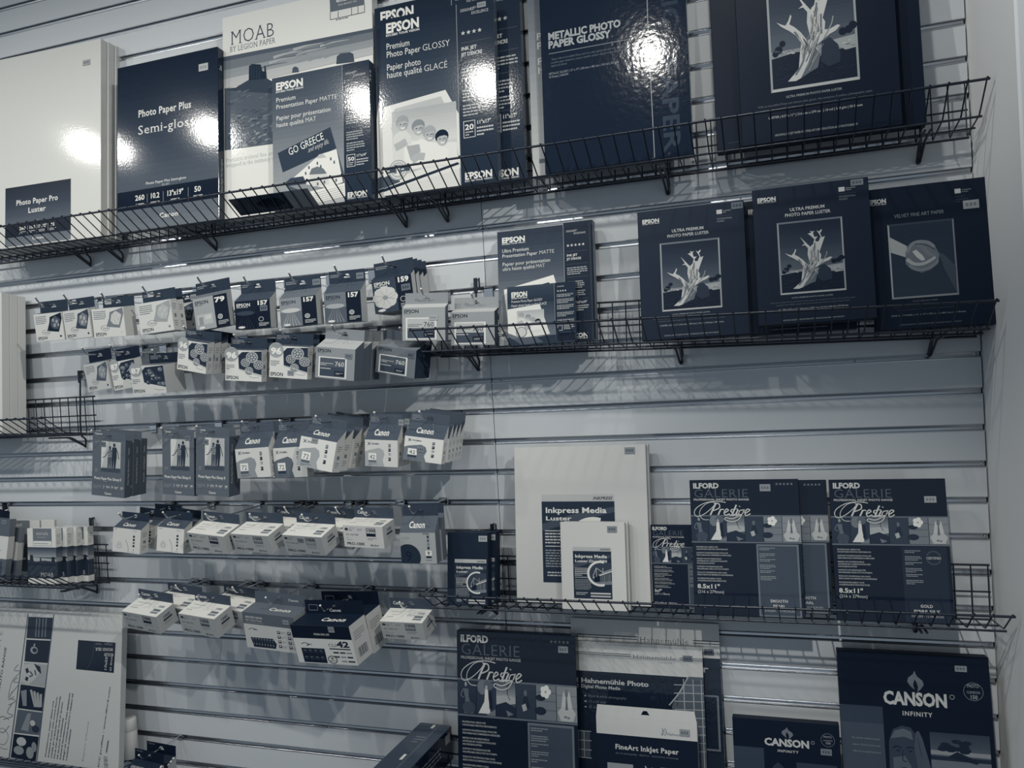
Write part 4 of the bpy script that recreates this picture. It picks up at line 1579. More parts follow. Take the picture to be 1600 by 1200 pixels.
    t.text('270gsm · 12mil', 777, 368, 13, 150, 'r', 108, rot=181.5, l=4)
    t.text('17x22"', 728, 546, 17, 195, 'b', 78, rot=86, l=4)
    t.text('25 Sheets', 758, 548, 13, 180, 'b', 84, rot=86, l=4)


# ------------------------------------------------------------------ small carton designs
def food_card(g, pic):
    def d(F):
        F.micro(5, 9, 44, 5, 6.2, 120, 2)
        t = F.sub(40, 2, 100, 72)
        t.poly([(28, 18), (96, 0), (98, 30), (72, 98), (4, 88), (22, 46)], pic[0], 2)
        t.poly([(36, 30), (60, 14), (88, 34), (70, 84), (40, 78), (28, 60)], pic[1], 3)
        for a, b, r in ((46, 36, 9), (66, 44, 10), (52, 62, 10), (74, 62, 8)):
            t.ell(a, b, r * 0.7, r, pic[2], 4, 10)
            t.stroke([(a - 4, b - 8), (a + 3, b + 8)], 1.2, pic[0], 5, False)
        F.ring(38, 68, 14, 9, 0.08, 120, 3)
        F.text('Claria', 38, 71, 5, 110, 'r', 18, 'c', shear=0.3)
        F.text('EPSON', 6, 93, 10, 25, 'b', 34)
        F.micro(6, 95, 38, 1, 3, 130)
        F.ell(88, 86, 3.4, 4, pic[3], 2, 10)
    return d


def split_card(num, left, gd=10, pic='field', num_w=30):
    """picture panel at the left, dark panel with a number at the right"""
    def d(F):
        F.rect(0, 0, 60, 100, left, 1)
        F.rect(60, 0, 100, 100, gd, 1)
        dk = 30 if left > 90 else 230
        F.text('EPSON', 5, 20, 11, dk, 'b', 40, l=3)
        F.micro(5, 22.5, 44, 1, 3, dk, 3)
        if pic == 'field':
            F.rect(0, 48, 60, 100, max(0, left - 30), 2)
            F.ell(30, 44, 26, 8, min(235, left + 50), 3, 14)
            for i in range(13):
                F.stroke([(2 + i * 4.6, 98), (20 + i * 1.6, 54)], 2.0, left + (34 if i % 2 else -14), 4, False, 0.5)
        elif pic == 'flower':
            for k in range(8):
                a = k * math.pi / 4
                F.ell(30 + 17 * math.cos(a), 56 + 19 * math.sin(a), 15, 15, 205, 3, 12)
            for k in range(8):
                a = k * math.pi / 4 + 0.3
                F.stroke([(30 + 6 * math.cos(a), 56 + 6 * math.sin(a)), (30 + 24 * math.cos(a), 56 + 26 * math.sin(a))], 0.8, 165, 4, False)
            F.ell(30, 56, 6, 6.4, 150, 5, 10)
        else:
            F.rect(6, 52, 52, 84, left + 22, 2)
            F.rect(12, 60, 24, 84, left - 18, 3)
            F.rect(30, 56, 48, 70, left + 40, 3)
        F.ell(18, 93, 11, 4.4, 225, 4, 12)
        F.ring(18, 93, 11, 4.4, 0.14, 130, 5)
        F.text(num, 63, 18 if pic != 'house' else 22, 15, 235, 'h', num_w, l=3)
        F.ell(74, 68, 6.5, 7.5, 150 if left > 90 else 20, 3, 12)
        F.ring(74, 68, 7, 8, 0.16, 215, 4)
        F.micro(67, 81, 96, 3, 4.4, 200, 3)
    return d


def seal_tab(F):
    F.micro(4, 30, 40, 2, 14, 160, 2)


def plain_tab(F):
    F.micro(4, 22, 36, 3, 14, 150, 2)


def number_card(num, kind, txt=60):
    """white carton, number in a disc and a photograph of round things"""
    def d(F):
        F.ell(17, 14, 20, 24, 165, 2, 20)
        F.rect(-0.0, -0.0, 0.1, 0.1, 165, 1)
        F.text(num, 3, 26, 19, 240, 'h', 28, l=4)
        F.micro(3, 48, 26, 3, 6, 110, 2)
        F.text('EPSON', 3, 95, 11, 25, 'b', 34, l=3)
        F.poly([(36, 18), (46, 6), (100, 2), (100, 78), (38, 60)], 45, 2)
        if kind == 'buttons':
            for cx, cy, rx, g in ((56, 40, 13, 105), (74, 22, 17, 120), (92, 46, 14, 110), (66, 66, 12, 120)):
                F.ell(cx, cy, rx, rx * 1.1, g, 3, 16)
                F.ring(cx, cy, rx * 0.94, rx * 1.03, 0.16, 180, 4)
                for k in range(7):
                    a = k * 0.9
                    F.ell(cx + rx * 0.5 * math.cos(a), cy + rx * 0.55 * math.sin(a), rx * 0.13, rx * 0.15, 210, 5, 6)
                F.ell(cx, cy, rx * 0.16, rx * 0.17, 210, 5, 6)
            F.poly([(38, 60), (100, 78), (100, 82), (38, 62)], 200, 6)
        else:
            for i in range(16):
                cx, cy = 42 + F.rnd.uniform(0, 54), 14 + F.rnd.uniform(0, 54)
                if cy > 58 + (cx - 38) * 0.3:
                    continue
                F.ell(cx, cy, 7, 7.5, F.rnd.choice([70, 95, 120, 40]), 3 + i % 3, 12)
                F.ell(cx - 2, cy - 2, 2, 2, 190, 6, 6)
        F.stroke([(66, 84), (80, 88), (94, 86)], 0.8, 120, 3)
    return d


def card760(dark):
    """grey carton with a framed label"""
    def d(F):
        F.text('EPSON', 4, 16, 10.5, 25, 'b', 35, l=2)
        F.micro(4, 18.5, 38, 1, 2.6, 80)
        F.frame(8, 30, 80, 96, 4.0, 228, 2)
        F.rect(12, 33.5, 76, 62, 190 if not dark else 92, 2)
        F.rect(12, 62, 76, 92.5, 82 if not dark else 74, 2)
        F.micro(13.5, 50, 46, 2, 5, 110 if not dark else 200, 3)
        F.rect(13.5, 66, 40, 69, 190, 3)
        F.text('760', 74, 58, 14, 45 if not dark else 225, 'r', 24, 'r', l=4)
        F.rect(50, 74, 74, 88, 15, 3)
        F.micro(53, 79, 72, 2, 3.6, 190, 4)
    return d


def couple_card(F):
    """photo paper pack with a couple walking away"""
    F = F.sub(0, -14.9, 100, 100)
    w = F.sub(27, 15, 86, 62)
    w.rect(0, 0, 100, 100, 190, 2)
    w.poly([(0, 0), (34, 0), (10, 70), (0, 96)], 215, 3)
    w.poly([(0, 88), (100, 86), (100, 100), (0, 100)], 80, 3)
    for i in range(10):
        w.stroke([(6 + 9 * i, 98), (12 + 9 * i, 84)], 0.9, 60, 4, False)
    w.poly([(36, 26), (52, 26), (54, 56), (50, 90), (44, 90), (44, 62), (40, 92), (33, 92), (34, 56)], 90, 5)
    w.poly([(56, 18), (78, 18), (80, 50), (74, 88), (66, 88), (66, 54), (62, 86), (54, 86), (55, 48)], 55, 5)
    for y in (30, 36, 42, 48):
        w.rect(36, y, 53, y + 2.4, 170, 6)
    w.ell(44, 20, 6, 6, 70, 5, 10)
    w.ell(66, 11, 6.4, 6.4, 60, 5, 10)
    w.stroke([(36, 32), (22, 48), (8, 54)], 1.6, 60, 6)
    w.stroke([(78, 24), (86, 40), (92, 56)], 1.6, 50, 6)
    w.stroke([(50, 34), (60, 26)], 1.6, 70, 6)
    F.micro(8, 16, 20, 2, 2.0, 150)
    F.micro(8, 58, 18, 3, 2.0, 150)
    F.text('Photo Paper Plus Glossy II', 48, 74.6, 4.0, 225, 'b', 82, 'c')
    F.text('PP-201', 42, 77.6, 1.6, 170, 'b', 9, 'c')
    F.rect(2, 79.0, 100, 79.3, 90)
    F.rect(2, 90.3, 100, 90.6, 90)
    for x, s in ((37, '5'), (49, '10.6'), (62, '70'), (75, '4x6"'), (91, '100')):
        F.text(s, x, 86.5, 3.0, 215, 'b', 3.3 * max(1, len(s)) * 0.9, 'c')
        F.micro(x - 4, 87.6, x + 4, 1, 1.5, 170)
    F.micro(4, 84, 30, 3, 2, 140)
    F.text('Canon', 50, 97.0, 3.6, 225, 'sb', 21, 'c')


def couple_spine(F):
    F.text('Photo Paper Plus Glossy II', 62, 78, 3.0 if F.w > 0.01 else 2, 190, 'b', F.h / F.w * 46, rot=90)
    F.text('Canon', 62, 24, 3.0, 200, 'sb', F.h / F.w * 12, rot=90)


def pixma(num, tone_b, light=205, slab=True):
    """white carton front with an orchid-grey wave, number plate and colour ladder"""
    def d(F):
        F.stroke([(9, 9), (17, 20)], 1.6, 60, 3, False)
        F.stroke([(17, 9), (9, 20)], 1.6, 60, 3, False)
        F.text('PIXMA', 20, 18, 6, 70, 'b', 24, l=3)
        F.poly([(0, 46), (10, 40), (24, 36), (44, 30), (56, 38), (60, 55), (54, 76), (60, 100), (0, 100)], tone_b, 2)
        F.rect(11, 50, 35, 76, 238, 3)
        F.text(num, 23, 72, 15, 40, 'r', 17, 'c', l=4)
        F.rect(11, 77, 35, 86, tone_b - 60, 3)
        F.micro(11, 90, 40, 2, 4, 90, 3)
        for i, (h, g) in enumerate(((13, 120), (12, 40), (9, 150), (13, 30))):
            y = 14 + i * 17
            F.rect(72, y, 79, y + h, g, 3)
            F.micro(73, y + 4, 78, 1, 5, 230, 4)
    return d


def canon_slope(F):
    F.text('Canon', 46, 72, 38, 232, 'sb', 46, 'c')


def canon_tab(F):
    F.frame(4, 28, 26, 78, 1.0, 150)
    F.micro(6, 38, 24, 3, 12, 150)


def eight_card(num, faint=True):
    def d(F):
        F.micro(6, 5, 28, 1, 5, 120)
        F.text('CLI' if num != '9' else 'PGI', 72, 11, 6, 150, 'r', 14)
        F.ring(24, 74, 11, 12, 0.32, 196, 2)
        F.text(num, 24, 84, 28, 190, 't', 17, 'c', l=3)
        F.stroke([(46, 46), (56, 70), (58, 100)], 1.0, 60, 3)
        for i, g in enumerate((60, 30, 110, 40)):
            F.rect(73, 26 + i * 13, 80, 35 + i * 13, g, 2)
        F.rect(72, 78, 82, 90, 240, 2)
        F.text(num, 77, 88, 8, 40, 'b', 5, 'c', l=3)
        F.micro(70, 93, 88, 1, 3, 100)
    return d


def nine_card(F):
    F.text('LUCIA', 16, 20, 6, 120, 'st', 22, 'c')
    n = 26
    pts = [(20 + 36 * math.cos(2 * math.pi * i / n), 80 + 43 * math.sin(2 * math.pi * i / n)) for i in range(n)]
    F.poly([(max(0.2, min(100, x)), min(99.7, y)) for x, y in pts], 42, 2)
    F.text('9', 22, 93, 33, 15, 'r', 20, 'c', l=3)
    F.text('PIXMA', 74, 6, 5, 80, 'b', 18, 'c')
    for i, g in enumerate((70, 100, 130, 60)):
        F.rect(76, 9 + i * 12, 82, 18 + i * 12, g, 2)
    F.rect(70, 58, 87, 74, 235, 2)
    F.text('9', 78.5, 71.5, 11, 40, 'b', 7, 'c', l=3)
    F.rect(71, 76, 86, 82, 20, 2)
    F.micro(71, 88, 90, 1, 4, 80)


def pro_front(code, bar=35):
    def d(F):
        F.ell(9, 17, 4.5, 7, 70, 2, 10)
        F.text('LUCIA', 15, 15, 6, 110, 'st', 15)
        F.text('PRO', 15, 24, 5, 90, 'b', 8)
        F.micro(36, 14, 50, 2, 5, 150)
        F.text(code, 7, 46, 8, 90, 'r', 32)
        F.micro(7, 56, 24, 1, 4, 130)
        F.micro(7, 65, 36, 1, 4, 130)
        F.text('PRO-1000', 7, 90, 13, 25, 'b', 44)
        F.frame(58, 8, 82, 48, 1.1, 110)
        F.text('1000', 70, 27, 15, 20, 'b', 23, 'c')
        F.rect(59.1, 33, 80.9, 46, bar, 2)
        F.micro(60, 55, 84, 2, 6, 140)
        F.text('80.0ml', 66, 92, 8, 70, 'b', 20)
    return d


def pro_top(F):
    F.micro(10, 24, 60, 1, 8, 150)
    F.text('1000', 82, 40, 14, 90, 'b', 18, 'c')
    F.rect(72, 52, 92, 66, 110)
    F.rect(72, 70, 92, 82, 130)
    F.micro(8, 62, 40, 1, 9, 140)


def pro_side(F):
    F.text('1000', 30, 36, 14, 70, 'b', 40)
    F.rect(30, 42, 78, 52, 70)
    F.micro(30, 60, 76, 2, 8, 150)


def pro_tab(F):
    F.text('Canon', 8, 62, 30, 215, 'sb', 26)
    F.rect(84, 38, 94, 66, 70)


def multi_grey(F):
    F.rect(0, 0, 100, 32, 104, 1)
    F.text('GENUINE CANON', 5, 15, 5, 215, 'b', 34)
    F.text('Ink Value Pack', 5, 23, 5, 190, 'b', 32)
    F.rect(5, 27, 40, 28, 170)
    F.stroke([(8, 48), (16, 44), (26, 47)], 1.0, 90, 2)
    F.micro(18, 46, 32, 1, 4, 110)
    q = F.sub(10, 58, 60, 96)
    q.poly([(0, 30), (88, 24), (100, 60), (94, 96), (8, 100)], 32, 2)
    for i in range(8):
        q.rect(6 + i * 11, 30, 13 + i * 11, 60, 70, 3)
        q.rect(7 + i * 11, 68, 12 + i * 11, 84, 120, 3)
        q.ell(10 + i * 11, 36, 3, 6, 130, 4, 8)
    for i in range(4):
        for j in range(2):
            F.rect(64 + j * 20, 43 + i * 13, 70 + j * 20, 51 + i * 13, 60, 2)
            F.rect(65.4 + j * 20, 44.5 + i * 13, 68.6 + j * 20, 47.5 + i * 13, 225, 3)
            F.micro(72 + j * 20, 45 + i * 13, 80 + j * 20, 2, 4, 140)


def canon_lid(F):
    F.text('Canon', 62, 62, 26, 235, 'sb', 42, 'c', shear=0.15)


def cli42(F):
    F.rect(0, 0, 100, 34, 12, 1)
    F.text('PIXMA PRO-100', 38, 25, 5, 200, 'b', 26)
    F.stroke([(12, 50), (18, 46), (26, 50), (20, 54)], 0.9, 80, 2)
    F.micro(22, 49, 34, 1, 4, 90)
    F.text('CLI-', 58, 54, 8, 70, 'r', 16)
    F.text('42', 73, 54, 15, 45, 'h', 20)
    F.rect(59, 58, 94, 61, 60)
    q = F.sub(10, 60, 50, 98)
    q.rect(0, 0, 100, 100, 22, 2)
    for r in range(2):
        for i in range(4):
            q.rect(6 + i * 23, 8 + r * 46, 24 + i * 23, 34 + r * 46, 52, 3)
            q.rect(9 + i * 23, 12 + r * 46, 20 + i * 23, 18 + r * 46, 110, 4)
    F.ell(60, 88, 8, 10.5, 50, 2, 18)
    F.ell(60, 88, 6.6, 8.6, 215, 3, 18)
    F.text('8', 60, 87.5, 6, 50, 'b', 4, 'c', l=4)
    F.micro(55, 90, 65, 2, 3, 60, 4)
    for j in range(3):
        for i in range(3):
            F.rect(64 + i * 11 + (j == 2) * 11, 67 + j * 11, 73 + i * 11 + (j == 2) * 11 if (j < 2 or i < 2) else 0.1 + 64 + i * 11, 71 + j * 11, (45, 70, 150)[(i + j) % 3], 2)


def barcode(F):
    for i in range(11):
        x = 22 + i * 5
        F.rect(x, 62, x + (3 if i % 3 else 1.6), 86, 50, 2)
    F.micro(16, 20, 82, 4, 6, 150)


def small_side(F):
    F.micro(24, 14, 78, 3, 7, 150)
    F.rect(34, 46, 66, 58, 130)
    F.micro(24, 68, 74, 3, 7, 150)


# ------------------------------------------------------------------ top row of the wall
fT1, fT2, fM, fL, fU, fV = (BK[k].floor for k in ('T1', 'T2', 'M', 'L', 'U', 'V'))


def white_label(F):
    t = F.trace([(-32, 103), (161, 56), (154, 362), (-38, 405)])
    f2 = Face(F.w, F.h, F.fin)
    q = [t.hom(*p) for p in ((8, 301), (110, 277.5), (110, 372), (8.5, 391))]
    x0, x1 = (q[0][0] + q[3][0]) / 2, (q[1][0] + q[2][0]) / 2
    y0, y1 = (q[0][1] + q[1][1]) / 2, (q[2][1] + q[3][1]) / 2
    pro_luster(F.sub(x0, y0, x1, y1))


qW = [(-32, 103), (161, 56), (154, 364), (-38, 405)]
wb = pack('big white paper box with a dark printed label, foremost of three at the left end', qW, -0.113, 0.022, 222, None, 5, 1.9, lab=white_label, fin='gloss', floor=fT1, gs=215, stick=(89, 11, 0.026, 0.016), group='big white boxes')
for i, lb in enumerate(('big white paper box, edge only, just behind the labelled white one', 'big white paper box, rearmost edge against the slat wall, left end'), 1):
    c = copy_tree(wb)
    c['label'] = lb
    c.matrix_world = Matrix.Translation((0.004 * i, 0.0232 * i, -0.0024 * i)) @ wb.matrix_world
    for ch in list(c.children):
        if ch.name.startswith('price'):
            bpy.data.objects.remove(ch)
pack('dark blue semi-gloss photo paper box between the white boxes and the desert landscape', [(190, 105), (344, 72.5), (338, 350), (177, 371)], -0.118, 0.024, 40, semigloss, 5, fin='gloss', floor=fT1,
     side=lambda F: (F.text('Canon', 66, 13, 2.2, 210, 'sb', 60, rot=90), F.text('Photo Paper Plus Semi-gloss', 66, 84, 1.4, 150, 'b', 420 * 0.9, rot=90)), stick=(86.5, 10.4, 0.03, 0.02, 0, 180), gs=30)
pack('large white box with a desert butte landscape across its front', [(351, 30), (583, -28), (585, 324), (347, 355)], -0.092, 0.030, 232, moab_big, 5, fin='gloss', floor=fT1, gs=195)
pack('grey matte paper box with a seaside village brochure on its cover', [(427, 121.5), (578.5, 93.5), (579, 318), (425.5, 337)], -0.1235, 0.026, 100, matte, 5, fin='gloss', floor=fT1, gs=60,
     side=lambda F: [F.stars(20, 8 + 3 * i, 1, 50, 190) for i in range(3)])
g1 = pack('dark box with a laughing family photo print, foremost of three alike', [(596.7, 28), (775, -2.5), (775, 283.5), (597, 303)], -0.122, 0.022, 60, glossy, 5, fin='gloss', floor=fT2, gs=90, stick=(90, 3.2, 0.022, 0.013, 0, 150),
          group='family photo paper boxes')
pack('dark family photo box peeking out left and above behind the foremost one', [(588, 11), (768, -24), (768, 281), (588, 302)], -0.098, 0.022, 60, glossy, 5, fin='gloss', floor=fT2, gs=90, group='family photo paper boxes')
pack('dark family photo box of which only the right column shows, second in depth', [(634, 8), (817, -26), (815, 283), (632, 303)], -0.073, 0.024, 60, glossy, 5, fin='gloss', floor=fT2, gs=80, group='family photo paper boxes')
pack('pale grey paper box mostly hidden behind the glossy metallic one', [(826.5, -60), (1040, -98), (1045, 262), (828.5, 293)], -0.088, 0.024, 150, letters_only, 5, fin='gloss', floor=fT2, gs=170)
pack('very glossy dark metallic photo paper box with crumpled shine', [(842.5, -110), (1067, -152), (1081, 250), (848.5, 281)], -0.117, 0.028, 16, metallic, 5, fin='wrap', floor=fT2, gs=20)
pack('tallest dark box with the dead tree picture, right end of the top row', [(1144, -130), (1388, -172), (1411, 214), (1158.5, 248)], -0.124, 0.026, 12, luster, 5, fin='satin', floor=fT2, gs=8, gt=8, group='dead tree picture boxes')
pack('wide plain near-black box standing behind the tallest dead tree box', [(1104, -150), (1420, -205), (1452, 209), (1118.5, 250.5)], -0.096, 0.030, 10, lambda F: F.micro(6, 97, 22, 1, 0.8, 60), 5, fin='satin', floor=fT2, gs=6)
# dark pamphlet lying in the basket under the landscape box
M, W, H = pose([(353, 317), (478, 291), (500, 325), (388, 343)], -0.1262, -56.5, 0, 0, fT1)
r = thing('pamphlet', 'dark pamphlet leaning in the basket in front of the landscape box', 'brochure', M)
mb = MB()
mb.box((0, 0, 0), (W, 0.002, H), mat(58, 'gloss'), 0.0003)
F = Face(W, H, 'gloss')
F.rect(70, 0, 100, 100, 150, 1)
F.poly([(30, 40), (40, 24), (58, 22), (66, 60), (50, 78), (34, 74)], 15, 2)
for i in range(14):
    F.stroke([(4 + i * 4.6, 90), (8 + i * 4.2, 12)], 0.8, 90, 1, False)
F.onto(mb)
mb.build('folded_sheet', r)

# ------------------------------------------------------------------ middle row
pack('grey matte paper box on the middle row, white sheet pictured on its cover', [(781, 359.5), (924, 345), (921.5, 535), (776.6, 541)], -0.098, 0.022, 80, ultra, 6.5, fin='satin', floor=fM, gs=90)
pack('dark paper box edge directly behind the grey matte box, middle row', [(784, 358), (930, 343.5), (928, 534), (780, 540)], -0.073, 0.022, 40, None, 6, fin='satin', floor=fM, gs=110, gt=60)
pack('small family photo paper box leaning on the grey matte box', [(793.5, 448), (898.5, 440), (901.5, 532), (793, 538.5)], -0.124, 0.020, 60, small_glossy, 6.5, fin='gloss', floor=fM, gs=24)
la = pack('dark dead tree picture box, leftmost on the middle row', [(1001.6, 329.5), (1166.5, 314), (1167, 517), (996.5, 526)], -0.122, 0.026, 34, luster, 7, fin='satin', floor=fM, gs=24, gt=60, stick=(94, 3.6, 0.024, 0.015, 0, 110), group='dead tree picture boxes')
lb = pack('dark dead tree picture box hidden behind its two neighbours, middle row', [(1166, 313), (1331, 298), (1334, 500), (1165, 511)], -0.092, 0.024, 34, luster, 7, fin='satin', floor=fM, gs=24, gt=60, group='dead tree picture boxes')
pack('dark dead tree picture box riding high on the basket lip, middle row', [(1179.3, 300.5), (1357.5, 282), (1369.8, 495), (1180.3, 506)], -0.150, 0.024, 28, luster, 8, fin='satin', floor=fM, gs=16, gt=40, stick=(90.5, 3.2, 0.024, 0.013, 0, 130), group='dead tree picture boxes', zoff=0.006)
pack('dark box picturing two clasped hands, right end of the middle row', [(1357, 296), (1538.5, 277), (1559.5, 502), (1366, 514)], -0.120, 0.026, 14, velvet, 7, fin='satin', floor=fM, gs=8, stick=(86.5, 18, 0.028, 0.017, 0, 165))

# ------------------------------------------------------------------ lower row
ink_label = lambda F: inkpress(F.sub(18.5, 37, 96, 99.5))
ia = pack('dark grey packet with a bridge label, left end of the lower row', [(704, 831.5), (766.5, 832.5), (758.5, 944), (694, 942)], -0.124, 0.026, 30, None, 9, lab=ink_label, fin='satin', floor=fL, gs=20, stick=(88, 8.5, 0.022, 0.014, 0, 165), group='dark bridge label packets')
c = copy_tree(ia)
c['label'] = 'dark grey packet pressed behind the foremost dark bridge packet'
c.matrix_world = Matrix.Translation((0.010, 0.036, -0.0040)) @ ia.matrix_world @ Matrix.Rotation(math.radians(-3), 4, 'Z')
wl = pack('tall white envelope pack with a bridge label, tallest on the lower row', [(805.4, 698), (1010.5, 695), (1016, 958), (805, 947)], -0.094, 0.012, 205, None, 7, lab=lambda F: inkpress(F.sub(21, 31, 76, 87)), fin='satin', floor=fL, gs=180,
          stick=(88.5, 3.8, 0.024, 0.015, 0, 140), group='white bridge label envelopes')
c = copy_tree(wl)
c['label'] = 'tall white envelope pack hidden behind the tallest white one'
c.matrix_world = Matrix.Translation((0.004, 0.016, -0.0017)) @ wl.matrix_world
ws = pack('small white envelope pack leaning on the tall white one', [(879, 815.7), (979.8, 816), (977, 959.5), (874.5, 954)], -0.124, 0.010, 212, None, 7, lab=lambda F: inkpress(F.sub(19, 28.5, 78, 87), 'Luster Duo 280'), fin='satin', floor=fL, gs=190,
          stick=(80.5, 8, 0.022, 0.014, 0, 140), group='white bridge label envelopes')
c = copy_tree(ws)
c['label'] = 'small white envelope pack just behind the front small one'
c.matrix_world = Matrix.Translation((0.005, 0.0125, -0.0013)) @ ws.matrix_world
pack('smallest dark six-picture box, half hidden at the left of the larger ones', [(1018, 820.5), (1114, 820), (1115, 963), (1018.8, 958.5)], -0.099, 0.012, 18, lambda F: galerie(F, '5x7"', '(127 x 178mm)'), 7, fin='satin', floor=fL, gs=10, group='six-picture photo paper boxes')
pack('dark six-picture box with a grey smooth pearl panel, lower row', [(1078.8, 750), (1249, 748.5), (1257.5, 970), (1084, 965)], -0.124, 0.020, 14, galerie, 7, fin='gloss', floor=fL, gs=10, stick=(70, 6.2, 0.022, 0.015, 0, 150), group='six-picture photo paper boxes')
pack('dark six-picture box standing back between two front ones', [(1125, 751.5), (1294, 749.5), (1300, 969), (1128, 966)], -0.099, 0.020, 14, lambda F: galerie(F, kind='smooth'), 7, fin='gloss', floor=fL, gs=10, group='six-picture photo paper boxes')
pack('dark six-picture box with a round certified seal, right end of lower row', [(1296, 750), (1478, 747.2), (1491.5, 973), (1306, 969.5)], -0.124, 0.024, 10, lambda F: galerie(F, kind='gold', n_stars=0), 7, fin='gloss', floor=fL, gs=6, stick=(86.5, 14.5, 0.022, 0.013, 0, 165), group='six-picture photo paper boxes')

# ------------------------------------------------------------------ left edge
pw = pack('tall plain white box with grooved edge, foremost in the left basket', [(-180, 487), (6.5, 447), (-1, 680), (-190, 697)], -0.122, 0.026, 215, None, 4, fin='satin', floor=fU, gs=225, group='tall white boxes at the left edge')
for i, lb in enumerate(('tall plain white box, second of three edges at the left', 'tall plain white box, third edge nearest the slat wall at the left'), 1):
    c = copy_tree(pw)
    c['label'] = lb
    c.matrix_world = Matrix.Translation((0.0005 * i, 0.0268 * i, -0.003 * i)) @ pw.matrix_world
ma = pack('small desert landscape box, first of four in the lower left basket', [(44.4, 826), (88.5, 825.5), (87, 917), (42.5, 912)], -0.120, 0.0205, 225, moab_small, 3, fin='gloss', floor=fV, gs=215, side=moab_spine, group='small desert landscape boxes')
for i, (lb, dx, dy) in enumerate((('small desert landscape box, second of four, its spine showing', 0.018, 0.0216), ('small desert landscape box, third of four, narrow spine', 0.030, 0.0432), ('small desert landscape box, rearmost right of the four', 0.050, 0.0648)), 1):
    c = copy_tree(ma)
    c['label'] = lb
    c.matrix_world = Matrix.Translation((dx, dy, -dy * DROP / (BY - FY))) @ ma.matrix_world
pack('pale grey taller box behind the small desert boxes, lower left', [(18, 812.5), (48.5, 812.5), (48, 915), (16, 915)], -0.037, 0.008, 120, lambda F: F.text('lasal', 62, 12, 6, 215, 's', 34, 'r'), 2, fin='satin', floor=fV, gs=200, gt=210)
pack('white box top behind the small desert boxes, left of two', [(48.8, 813), (64, 813), (63, 910), (48, 910)], -0.037, 0.008, 218, None, 2, fin='satin', floor=fV, gs=190)
pack('white box top behind the small desert boxes, right of two', [(66, 812), (87.5, 812), (86, 908), (65, 908)], -0.037, 0.008, 220, None, 2, fin='satin', floor=fV, gs=190)


def band_pack(F):
    F.rect(0, 0, 100, 100, 95)
    F.rect(0, 29, 100, 66, 215, 2)
    F.micro(8, 38, 84, 1, 0.8, 150, 3)
    F.rect(30, 52, 84, 53, 140, 3)
    F.rect(60, 70, 90, 92, 70, 3)


bp = pack('clear wrapped card pack with a white paper band, left frame edge', [(-40, 815), (17.5, 814), (8, 902), (-48, 902)], -0.122, 0.020, 95, band_pack, 8, zoff=0.012, roll=-4, fin='gloss', floor=fV, gs=110, name='card_pack', cat='card pack', stick=(84, 6, 0.02, 0.012, 0, 130), group='banded card packs',
          side=lambda F: F.rect(0, 29, 100, 66, 205, 2))
bp2 = pack('clear wrapped card pack with a white band, beside the desert box', [(2, 827), (28, 826.5), (27, 905), (-6, 905)], -0.094, 0.020, 90, band_pack, 8, zoff=0.006, roll=-2, fin='gloss', floor=fV, gs=120, name='card_pack', cat='card pack', group='banded card packs',
           side=lambda F: (F.rect(0, 31, 100, 66, 195, 2), F.text('MOAB', 90, 66, 4, 215, 's', 60)))
hang('dark hang-tab carton cut by the left frame edge', [(-36, 812), (11, 812), (8, 828), (-40, 828)], -0.050, 0.010, 30, None, tab=0.035, gtab=16, name='cartridge_box', behind=(), what='the dark carton at the left frame edge', reach=0.02)

# ------------------------------------------------------------------ hanging cartons, upper rows
FC = dict(fin='satin')
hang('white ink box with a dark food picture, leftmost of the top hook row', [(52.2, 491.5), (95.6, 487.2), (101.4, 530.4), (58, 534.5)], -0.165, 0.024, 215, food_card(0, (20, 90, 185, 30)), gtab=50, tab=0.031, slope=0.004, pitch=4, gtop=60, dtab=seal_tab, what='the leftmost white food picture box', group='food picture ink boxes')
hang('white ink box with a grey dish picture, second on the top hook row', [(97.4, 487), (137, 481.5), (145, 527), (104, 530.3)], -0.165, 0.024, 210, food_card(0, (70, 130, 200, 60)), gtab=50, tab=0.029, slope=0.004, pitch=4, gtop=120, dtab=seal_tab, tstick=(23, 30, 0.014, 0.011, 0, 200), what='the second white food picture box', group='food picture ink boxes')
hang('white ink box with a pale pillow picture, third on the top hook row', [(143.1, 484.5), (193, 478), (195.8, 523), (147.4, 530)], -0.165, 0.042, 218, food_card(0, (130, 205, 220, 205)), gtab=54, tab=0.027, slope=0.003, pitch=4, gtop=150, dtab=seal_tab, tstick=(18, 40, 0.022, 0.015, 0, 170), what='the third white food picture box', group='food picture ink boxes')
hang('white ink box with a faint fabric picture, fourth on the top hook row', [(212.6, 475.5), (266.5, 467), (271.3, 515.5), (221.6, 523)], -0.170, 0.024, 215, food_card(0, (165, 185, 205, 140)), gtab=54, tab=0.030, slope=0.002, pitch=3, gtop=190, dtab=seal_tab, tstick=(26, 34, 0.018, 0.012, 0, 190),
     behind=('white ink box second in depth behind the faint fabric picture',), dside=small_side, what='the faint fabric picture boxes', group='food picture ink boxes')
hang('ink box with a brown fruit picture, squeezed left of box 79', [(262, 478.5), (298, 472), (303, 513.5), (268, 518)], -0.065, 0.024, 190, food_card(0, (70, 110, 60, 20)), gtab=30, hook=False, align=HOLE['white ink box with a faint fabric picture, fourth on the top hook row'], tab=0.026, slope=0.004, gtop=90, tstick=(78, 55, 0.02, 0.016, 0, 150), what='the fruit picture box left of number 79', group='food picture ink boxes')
hang('ink box numbered 79 with a pale house picture', [(299.3, 467.5), (353, 458.6), (361.6, 509.6), (308.3, 515)], -0.165, 0.020, 165, split_card('79', 165, 10, 'house'), gtab=48, tab=0.030, slope=0.012, gtop=120, gs=165, dtab=seal_tab, what='box 79')
